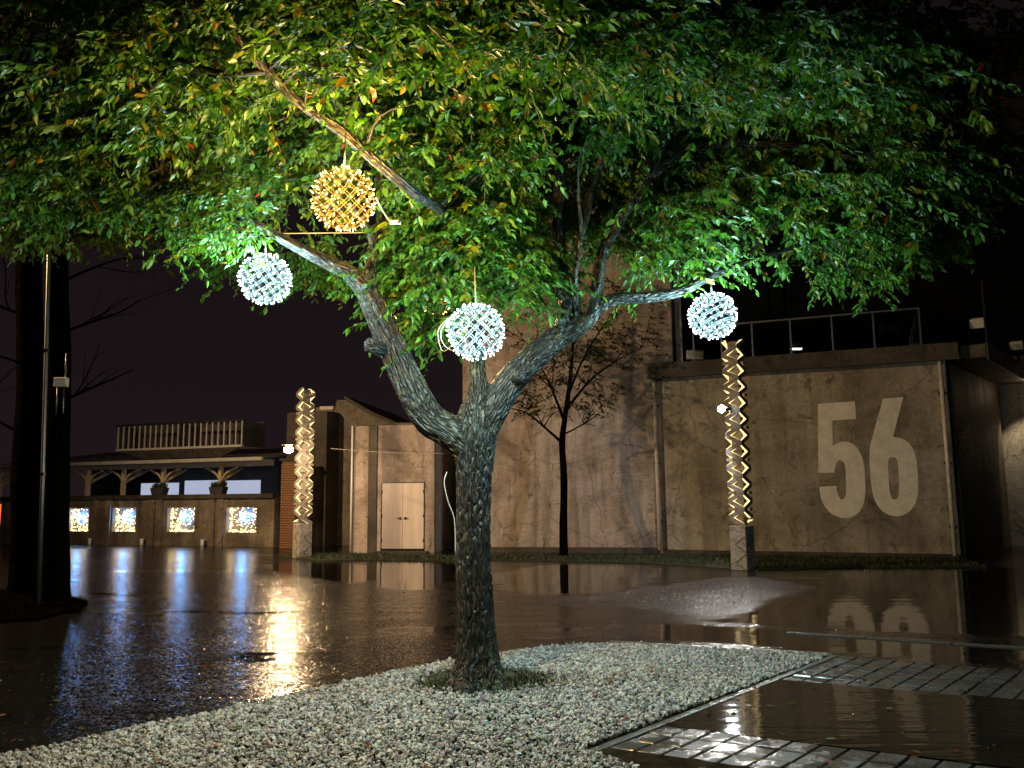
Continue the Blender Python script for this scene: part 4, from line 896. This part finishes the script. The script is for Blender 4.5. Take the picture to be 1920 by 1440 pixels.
# thin shoots joining some sprays to the limbs
nodes = np.array([p[:] for l in [TP[9:], LEFT[6:], RIGHT[5:]]+branches for p, r in smooth_path(PXS(l), 6)])
shoots = []
for i in rng.choice(len(pts), 620, replace=False):
    d2 = np.linalg.norm(nodes-pts[i], axis=1); j = int(d2.argmin())
    if 0.25 < d2[j] < 1.8:
        a, b_ = Vector(nodes[j]), Vector(pts[i]); mid_ = a.lerp(b_, 0.5)+Vector((random.uniform(-.1, .1), random.uniform(-.1, .1), 0.12*d2[j])); shoots.append([(a-TREE, 0.010+0.006*d2[j]), (mid_-TREE, 0.008), (b_-TREE, 0.004)])
sh = tube_obj('shoots', [smooth_path(s, 3) for s in shoots], 'bark', t, 5); sh['kind'] = 'stuff'
# moss and grass round the foot
a = rng.uniform(0, 2*np.pi, 5200); r_ = 0.20+0.58*rng.random(5200)**1.2
P_ = np.stack([TREE.x+r_*np.cos(a)*1.25+0.10, TREE.y+r_*np.sin(a)*0.95-0.05, np.full(5200, 0.02)+0.10*np.clip(1-r_/0.6, 0, 1)], 1)
o = blades('grass_tuft', P_, 0.055); o['label'] = 'mossy grass growing round the foot of the big tree'
V = [(TREE.x+0.06, TREE.y-0.03, 0.16)]; F = []
for k in range(24):
    a = k*math.pi/12; rr = 0.70+0.09*math.sin(3*a)+0.05*math.sin(5*a+1); V.append((TREE.x+0.06+rr*1.2*math.cos(a), TREE.y-0.03+rr*0.95*math.sin(a), 0.012)); F.append((0, 1+k, 1+(k+1) % 24))
o = pydata('root_mound', V, F, 'lawn_soil', None, True); struct(o, 'mossy soil mound')

# ---- the two dark trunks at the left
GL = [(-300, 1185), (-120, 1168), (60, 1158), (150, 1140), (165, 1126), (110, 1112), (0, 1105), (-300, 1100)]
o = poly_sheet('planting_bed', blob([gnd(x, y, 0.05) for x, y in GL], 0.03, 4), 'shaded_bed_soil', None, 0.06); struct(o, 'planting bed coloured as dark as its shade')
bx_ = [gnd(x, y, 0.05) for x, y in GL]
X = rng.uniform(-22, -5, 14000); Y = rng.uniform(10, 19, 14000); ok = inside(bx_, X, Y)
o = blades('bed_grass', np.stack([X[ok], Y[ok], np.full(ok.sum(), 0.05)], 1), 0.09, 'shaded_grass'); o['label'] = 'grass coloured as dark as its shade in the planting bed at the far left'
def grow(base, d0, L, r, depth, out, spread=0.6, up=0.15, child=3):
    p = base; path = [(p.copy(), r)]; dd = d0.normalized()
    for k in range(4):
        dd = (dd+Vector((random.gauss(0, .13), random.gauss(0, .13), random.gauss(0, .10)+up*0.2))).normalized(); p = p+dd*(L/4); path.append((p.copy(), r*(1-0.16*(k+1))))
    out.append(path)
    if depth:
        for c_ in range(child):
            k = random.randint(1, 4); q, rr = path[k]
            e_ = (dd+Vector((random.gauss(0, spread), random.gauss(0, spread), random.gauss(0.1, spread*0.7)))).normalized(); grow(q, e_, L*random.uniform(0.55, 0.8), rr*0.6, depth-1, out, spread, up, child)
def dark_tree(px, Y, topx, r, label, bare=True):
    p = gnd(px, 1120); p = at(px, 1120, Y); p.z = 0.03; tt = empty('street_tree', p); tag(tt, label, 'tree', 'dark trees at the left edge')
    top = at(topx, 470, Y)-p
    path = [(Vector((0, 0, -0.05)), r*1.45), (Vector((0.0, 0, 0.25)), r*1.1), (top*0.3, r), (top*0.6+Vector((0.05, 0, 0)), r*0.92), (top, r*0.85), (top*1.45+Vector((0.1, 0, 0)), r*0.6)]
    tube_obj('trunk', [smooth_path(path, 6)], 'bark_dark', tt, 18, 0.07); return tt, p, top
t1, p1, top1 = dark_tree(104, 14.2, 108, 0.20, 'nearer dark trunk at the left edge with a pale box on it')
t2, p2, top2 = dark_tree(48, 15.4, 55, 0.26, 'thicker dark trunk at the left edge behind the silver pole')
for (frac, dx, L) in ((0.55, 1, 1.5), (0.75, 1, 1.6), (0.9, 0.8, 1.5), (0.62, -1, 1.6)):
    out = []; grow(top1*frac, Vector((dx, -0.1, 0.35)), L, 0.03, 2, out, 0.55); tube_obj('branch', [smooth_path(s, 2) for s in out], 'bark_dark', t1, 5)
for (frac, dx, L) in ((0.45, -1, 1.6), (0.8, -0.8, 1.6)):
    out = []; grow(top2*frac, Vector((dx, -0.1, 0.3)), L, 0.035, 2, out, 0.55); tube_obj('branch', [smooth_path(s, 2) for s in out], 'bark_dark', t2, 5)
pts2 = []
for cx, cy, rx, ry, Yc, dY, n in ((60, 420, 190, 70, 12.4, 1.2, 330), (200, 430, 90, 45, 12.2, 0.9, 120), (40, 350, 220, 90, 12.6, 1.4, 260), (330, 455, 50, 26, 12.0, 0.6, 40)):
    for _ in range(n):
        v = Vector((random.gauss(0, 1), random.gauss(0, 1), random.gauss(0, 1))).normalized()*random.random()**0.4; pts2.append(at(cx+rx*v.x, cy-16+ry*v.y, Yc+dY*v.z)[:])
O, D, U, ln, sc, tw = sprays(np.array(pts2), 14, 0.42, 0.105, 0.7, np.array(p1))
o = obj('crown', mesh_np('crown', (leaf_verts(O, D, U, ln)-np.array(p1)).reshape(-1, 3), (LF[None]+np.arange(len(O))[:, None, None]*8).reshape(-1, 3), np.repeat(leaf_colours(len(O), sc, (0.10, 0.15, 0.028), 0.3), 8, 0)), 'leaf', t1); o['kind'] = 'stuff'
o = twig_mesh('twigs', tw-np.array(p1), 0.006, t1, 'bark_dark'); o['kind'] = 'stuff'
e = empty('conduit_pole', at(73, 1120, 13.6)*1.0); e.location.z = 0.04; tag(e, 'slim silver conduit pole in front of the dark left trunks', 'pole')
bse = e.location.copy(); tp = at(92, 470, 13.75)
tube_obj('pole', [[(Vector((0, 0, 0)), 0.034), (at(80, 900, 13.7)-bse, 0.034), (tp-bse, 0.03), ((tp-bse)*1.2, 0.03)]], 'galvanised', e, 10)
for f_ in (0.35, 0.7): p = (tp-bse)*f_; boxes('clip', [(p.x-0.045, p.x+0.045, p.y-0.045, p.y+0.02, p.z, p.z+0.05)], 'dark_metal', e)
p = at(112, 716, 13.85); e = empty('junction_box', p); tag(e, 'small pale junction box on the dark left trunk', 'junction box')
box('case', -0.11, 0.11, 0, 0.10, -0.08, 0.08, 'white_paint', e, 0.012); box('lid', -0.10, 0.10, -0.012, 0.0, -0.07, 0.07, 'white_paint', e, 0.004)
for s in (-0.06, 0.05): tube_obj('conduit', [[(Vector((s, 0.05, -0.08)), 0.012), (Vector((s, 0.06, -0.55)), 0.012)]], 'galvanised', e, 6)
tube_obj('conduit', [[(Vector((0.06, 0.05, 0.08)), 0.012), (Vector((0.05, 0.06, 0.5)), 0.012)]], 'galvanised', e, 6)
# ---- slim tree against the pink wall
p = at(1057, 1042, 23.6); p.z = 0; tt = empty('slim_tree', p); tag(tt, 'slim dark tree standing against the pinkish concrete wall', 'tree')
rp_ = lambda l: [(at(x, y, Y)-p, r) for x, y, Y, r in l]
tube_obj('trunk', [smooth_path(rp_([(1057, 1046, 23.2, .13), (1057, 960, 23.5, .105), (1057, 890, 23.8, .10), (1054, 830, 23.9, .09), (1060, 780, 23.9, .075), (1068, 720, 23.9, .06), (1075, 640, 23.9, .04), (1082, 560, 23.9, .02)]), 6)], 'bark_dark', tt, 12, 0.1)
tips = []
for l in ([(1054, 830, 23.9, .05), (1020, 800, 23.6, .035), (985, 772, 23.4, .02), (950, 765, 23.2, .01)], [(1062, 770, 23.9, .05), (1100, 720, 23.6, .035), (1150, 680, 23.3, .02), (1205, 650, 23.1, .01)], [(1058, 790, 23.9, .05), (1035, 730, 23.7, .035), (1010, 680, 23.5, .02), (985, 640, 23.4, .01)], [(1066, 740, 23.9, .04), (1090, 680, 23.6, .03), (1125, 620, 23.4, .02), (1160, 570, 23.3, .01)], [(1056, 815, 23.9, .03), (1095, 795, 23.5, .02), (1130, 770, 23.3, .01)]):
    br = rp_(l); out = [br]
    for q, r_ in br[1:]:
        for _ in range(3): grow(q, Vector((random.gauss(0, .6), random.gauss(0, .4), random.uniform(0.1, 1))), random.uniform(0.5, 1.1), max(r_*0.6, 0.01), 1, out, 0.5)
    tube_obj('branch', [smooth_path(s, 2) for s in out], 'bark_dark', tt, 5)
    tips += [s[-1][0]+p for s in out]+[s[-2][0]+p for s in out]
tips += [at(1100+95*random.gauss(0, .6), 660+70*random.gauss(0, .6), 23.5+random.gauss(0, .5)) for _ in range(170)]
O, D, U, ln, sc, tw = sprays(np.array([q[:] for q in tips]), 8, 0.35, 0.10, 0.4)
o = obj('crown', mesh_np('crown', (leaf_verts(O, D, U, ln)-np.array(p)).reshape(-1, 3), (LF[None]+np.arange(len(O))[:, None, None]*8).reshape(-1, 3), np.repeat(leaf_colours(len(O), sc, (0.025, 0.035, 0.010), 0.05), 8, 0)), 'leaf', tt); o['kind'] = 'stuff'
o = twig_mesh('twigs', tw-np.array(p), 0.005, tt, 'bark_dark'); o['kind'] = 'stuff'
# lawn strips at the foot of the walls
def lawn(pxs, n, h, label):
    P0 = [gnd(x, y, 0.03) for x, y in pxs]
    o = poly_sheet('lawn_edge', blob(P0, 0.03, 5), 'lawn_soil', None, 0.05); struct(o, 'narrow lawn strip')
    xs, ys = [q.x for q in P0], [q.y for q in P0]; X = rng.uniform(min(xs), max(xs), n); Y = rng.uniform(min(ys), max(ys), n); ok = inside(P0, X, Y)
    g_ = blades('lawn_grass', np.stack([X[ok], Y[ok], np.full(ok.sum(), 0.03)], 1), h); g_['label'] = label
lawn([(905, 1040), (1246, 1040), (1800, 1047), (1850, 1062), (1620, 1062), (1420, 1068), (1200, 1054), (905, 1049)], 26000, 0.07, 'grass strip along the foot of the numbered wall')
lawn([(520, 1043), (575, 1038), (660, 1038), (860, 1042), (860, 1051), (700, 1049), (600, 1050)], 9000, 0.06, 'grass strip in front of the pale double door')

# ================================================================== HANGING LIGHT BALLS
RB = 0.215
def lattice_mesh():
    V, F, UV = [], [], []
    for ax in (Vector((0.75, -0.25, 0.62)), Vector((-0.66, -0.2, 0.72))):
        ax = ax.normalized(); u, v = frame_of(ax)
        for k in range(10):
            th = math.pi*(k+0.5)/10
            for dt in (-0.045, 0.045):
                r_ = RB*math.sin(th+dt); c_ = ax*(RB*math.cos(th+dt)); b0 = len(V); sg = 36
                if r_ < 0.02: continue
                for i in range(sg):
                    a = 2*math.pi*i/sg; e_ = u*math.cos(a)+v*math.sin(a)
                    for (dr, dh) in ((-.0014, -.0017), (.0014, -.0017), (.0014, .0017), (-.0014, .0017)): V.append(c_+e_*(r_+dr)+ax*dh)
                for i in range(sg):
                    for q in range(4): F.append((b0+i*4+q, b0+i*4+(q+1) % 4, b0+((i+1) % sg)*4+(q+1) % 4, b0+((i+1) % sg)*4+q))
    me = bpy.data.meshes.new('lattice'); me.from_pydata([tuple(x) for x in V], [], F); me.update(); return me
def bulb_mesh(n=200):
    V, F = [], []
    for i in range(n):
        z = 1-2*(i+0.5)/n; a = i*2.39996+random.gauss(0, .12); z = max(-.99, min(.99, z+random.gauss(0, .03))); r_ = math.sqrt(1-z*z)
        d_ = Vector((r_*math.cos(a), r_*math.sin(a), z)); d2 = (d_+Vector((random.gauss(0, .4), random.gauss(0, .4), random.gauss(0, .4)))).normalized()
        u, v = frame_of(d2); b0 = len(V); p0 = d_*RB*1.01; ll = random.uniform(0.010, 0.024); w_ = 0.0032
        for h, ww in ((0, w_*0.7), (ll*0.6, w_), (ll, w_*0.4)):
            for k in range(4): aa = k*math.pi/2; V.append(p0+d2*h+(u*math.cos(aa)+v*math.sin(aa))*ww)
        for j in range(2):
            for k in range(4): F.append((b0+j*4+k, b0+j*4+(k+1) % 4, b0+j*4+4+(k+1) % 4, b0+j*4+4+k))
        F.append(tuple(b0+8+k for k in range(4)))
    me = bpy.data.meshes.new('bulbs'); me.from_pydata([tuple(x) for x in V], [], F); me.update(); return me
LM = {k: lattice_mesh() for k in ('white', 'amber')}; BM = {k: bulb_mesh() for k in ('white', 'amber')}
for k in LM: LM[k].materials.append(MATS['lattice_'+k]); BM[k].materials.append(MATS['bulb_'+k])
def ball(px, py, Y, kind, label, hang, power, scale=1.0):
    p = at(px, py, Y); e = empty('light_ball', p); tag(e, label, 'light ball', 'light balls hung in the tree')
    for nm, md_ in (('lattice', LM[kind]), ('bulbs', BM[kind])):
        o = bpy.data.objects.new(nm, md_); COL.objects.link(o); o.parent = e; o.rotation_euler = (random.uniform(-.15, .15), random.uniform(-.15, .15), random.uniform(-.25, .25)); o.scale = (scale,)*3
        if nm == 'bulbs': o['kind'] = 'stuff'
    h = at(*hang)-p; tube_obj('cord', [[(Vector((0, 0, RB*scale)), 0.004), (h, 0.004)]], 'rope', e, 5)
    point('ball_light', p, power, (0.52, 0.94, 1.0) if kind == 'white' else (1.0, 0.56, 0.13), 0.14*scale); return e, p
ball(497, 523, 7.05, 'white', 'white light ball hanging at the left under the bare limb', (497, 438, 7.05), P_WHITE)
ball(644, 373, 5.6, 'amber', 'amber light ball, the highest and largest of the hanging balls', (648, 250, 5.75), P_AMBER)
e, p = ball(892, 622, 6.35, 'white', 'white light ball in front of the central trunk fork', (890, 500, 6.7), P_WHITE)
for k in range(2):
    a0 = Vector((-0.12, -0.05, 0.16)); a1 = Vector((-0.02, -0.1, -0.22)); w_ = 0.26+0.025*k
    tube_obj('cable_loop', [smooth_path([(a0, .0022), (Vector((-w_, -0.05, 0.02)), .0022), (Vector((-w_+0.03, -0.07, -0.13-0.03*k)), .0022), (a1 if k == 0 else Vector((-0.17, -0.1, -0.12)), .0022)], 5)], 'rope', e, 5)
ball(1336, 592, 7.6, 'white', 'white light ball above the lit column at the right', (1333, 520, 7.68), P_WHITE)
ball(815, 562, 9.2, 'amber', 'amber light ball half hidden behind leaves at the tree fork', (815, 470, 9.2), P_AMBER*0.5, 0.85)
# extension cable with its connector below the amber ball
pa, pb = at(705, 370, 5.6), at(742, 417, 5.75)
e = empty('cable_connector', pb); tag(e, 'white cable connector hanging beside the amber light ball', 'cable')
tube_obj('plug', [[(Vector((-0.035, 0, 0)), 0.016), (Vector((0.035, 0, 0)), 0.016)]], 'white_plastic', e, 8)
tube_obj('cable', [smooth_path([(pa-pb, .004), ((pa-pb)*0.5+Vector((-0.02, 0, -0.01)), .004), (Vector((-0.035, 0, 0)), .004)], 4)], 'white_plastic', e, 5)
pa, pb = at(525, 438, 7.1), at(690, 436, 7.3)
o = rod('taut_cable', pa, pb, 0.005, 'rope', None, 6); tag(o, 'thin cable stretched from the left limb past the amber ball', 'cable')
pa, pb = at(620, 841, 25.2), at(835, 850, 25.0)
o = tube_obj('wire', [smooth_path([(pa, .008), ((pa+pb)/2-Vector((0, 0, 0.05)), .008), (pb, .008)], 5)], 'rope', None, 5); tag(o, 'thin wire running across the front of the entry block', 'cable')
pts_ = [(838, 885, 7.28), (833, 905, 7.26), (840, 940, 7.27), (852, 975, 7.29), (854, 1040, 7.29)]
o = tube_obj('trunk_cable', [smooth_path([(at(x, y, Y), .0045) for x, y, Y in pts_], 5)], 'rope', None, 5); tag(o, 'pale cable looping down the side of the big trunk', 'cable')

# ================================================================== STREET LAMP (stands left of the view, its light falls across the plaza)
lp = Vector((-17.5, 14.8, 0)); e = empty('street_lamp', lp); tag(e, 'street lamp on a tall grey post beyond the left edge', 'street lamp')
tube_obj('post', [smooth_path([(Vector((0, 0, 0)), .09), (Vector((0, 0, 3)), .075), (Vector((0, 0, 8.6)), .06)], 4)], 'galvanised', e, 12)
tube_obj('arm', [smooth_path([(Vector((0, 0, 8.5)), .05), (Vector((0.4, 0, 8.9)), .045), (Vector((1.1, 0, 9.0)), .04)], 5)], 'galvanised', e, 8)
box('lamp_head', 0.9, 1.6, -0.16, 0.16, 8.98, 9.1, 'dark_metal', e, 0.02); box('lamp_glass', 0.95, 1.55, -0.13, 0.13, 8.95, 8.978, 'street_lamp_glass', e)
spot('street_lamp_light', lp+Vector((1.25, 0, 8.7)), Vector((6, 25.5, 1.5)), P_STREET, (1.0, 0.64, 0.30), 142, 0.75, 0.30)
# unseen lamp added under the annex eave to light the cream wall
pl = F5.A+F5.d*1.35-F5.n*0.42+Vector((0, 0, 4.75)); e = empty('unseen_annex_lamp', pl, F5.rz); tag(e, 'small unseen lamp added past the right edge to light the cream wall', 'lamp')
box('back_plate', -0.12, 0.12, 0.05, 0.41, -0.05, 0.09, 'dark_metal', e, 0.01)
V = [Vector((0.11*x_, 0.07*y_-0.02, 0.06*z_)) for x_, y_, z_ in IV]; pydata('glass_bowl', V, [tuple(f) for f in IF], 'street_lamp_glass', e, True)
spot('unseen_annex_lamp_light', pl-F5.n*0.25-Vector((0, 0, 0.10)), F5.A+F5.d*0.25+Vector((0, 0, 1.6)), P_ANNEX, (1.0, 0.78, 0.46), 62, 0.7, 0.08)
# far orange sign glimpsed at the left edge
p = at(6, 965, 40); e = empty('orange_sign', (p.x, p.y, 0)); tag(e, 'distant glowing orange sign at the left edge', 'sign')
box('panel', -0.35, 0.35, -0.06, 0.06, p.z-0.5, p.z+0.5, 'orange_sign', e, 0.02); box('post', -0.05, 0.05, -0.05, 0.05, 0, p.z-0.5, 'dark_metal', e)


# fallen leaves on gravel, paving and asphalt
X = np.concatenate([rng.uniform(-4, 3.2, 230), rng.uniform(-6, 8, 130)]); Y = np.concatenate([rng.uniform(4.6, 9.2, 230), rng.uniform(5, 16, 130)])
gi = inside(outline, X, Y); Zf = np.where(gi, 0.055+0.05*np.exp(-((X-TREE.x)**2+(Y-TREE.y)**2)/3.0), 0.018)
a = rng.uniform(0, 2*np.pi, len(X)); Df = np.stack([np.cos(a), np.sin(a), rng.normal(0, 0.12, len(X))], 1); Uf = np.stack([rng.normal(0, .2, len(X)), rng.normal(0, .2, len(X)), np.ones(len(X))], 1)
cf = np.where((rng.random(len(X)) < 0.5)[:, None], np.array((0.16, 0.06, 0.02)), np.array((0.10, 0.11, 0.02)))*rng.uniform(0.4, 1.2, (len(X), 1))
V = leaf_verts(np.stack([X, Y, Zf], 1), Df, Uf, rng.uniform(0.04, 0.085, len(X)))
o = obj('fallen_leaves', mesh_np('fallen_leaves', V.reshape(-1, 3), (LF[None]+np.arange(len(X))[:, None, None]*8).reshape(-1, 3), np.repeat(cf, 8, 0)), 'leaf'); o['kind'] = 'stuff'; o['label'] = 'fallen leaves scattered on gravel and wet ground'
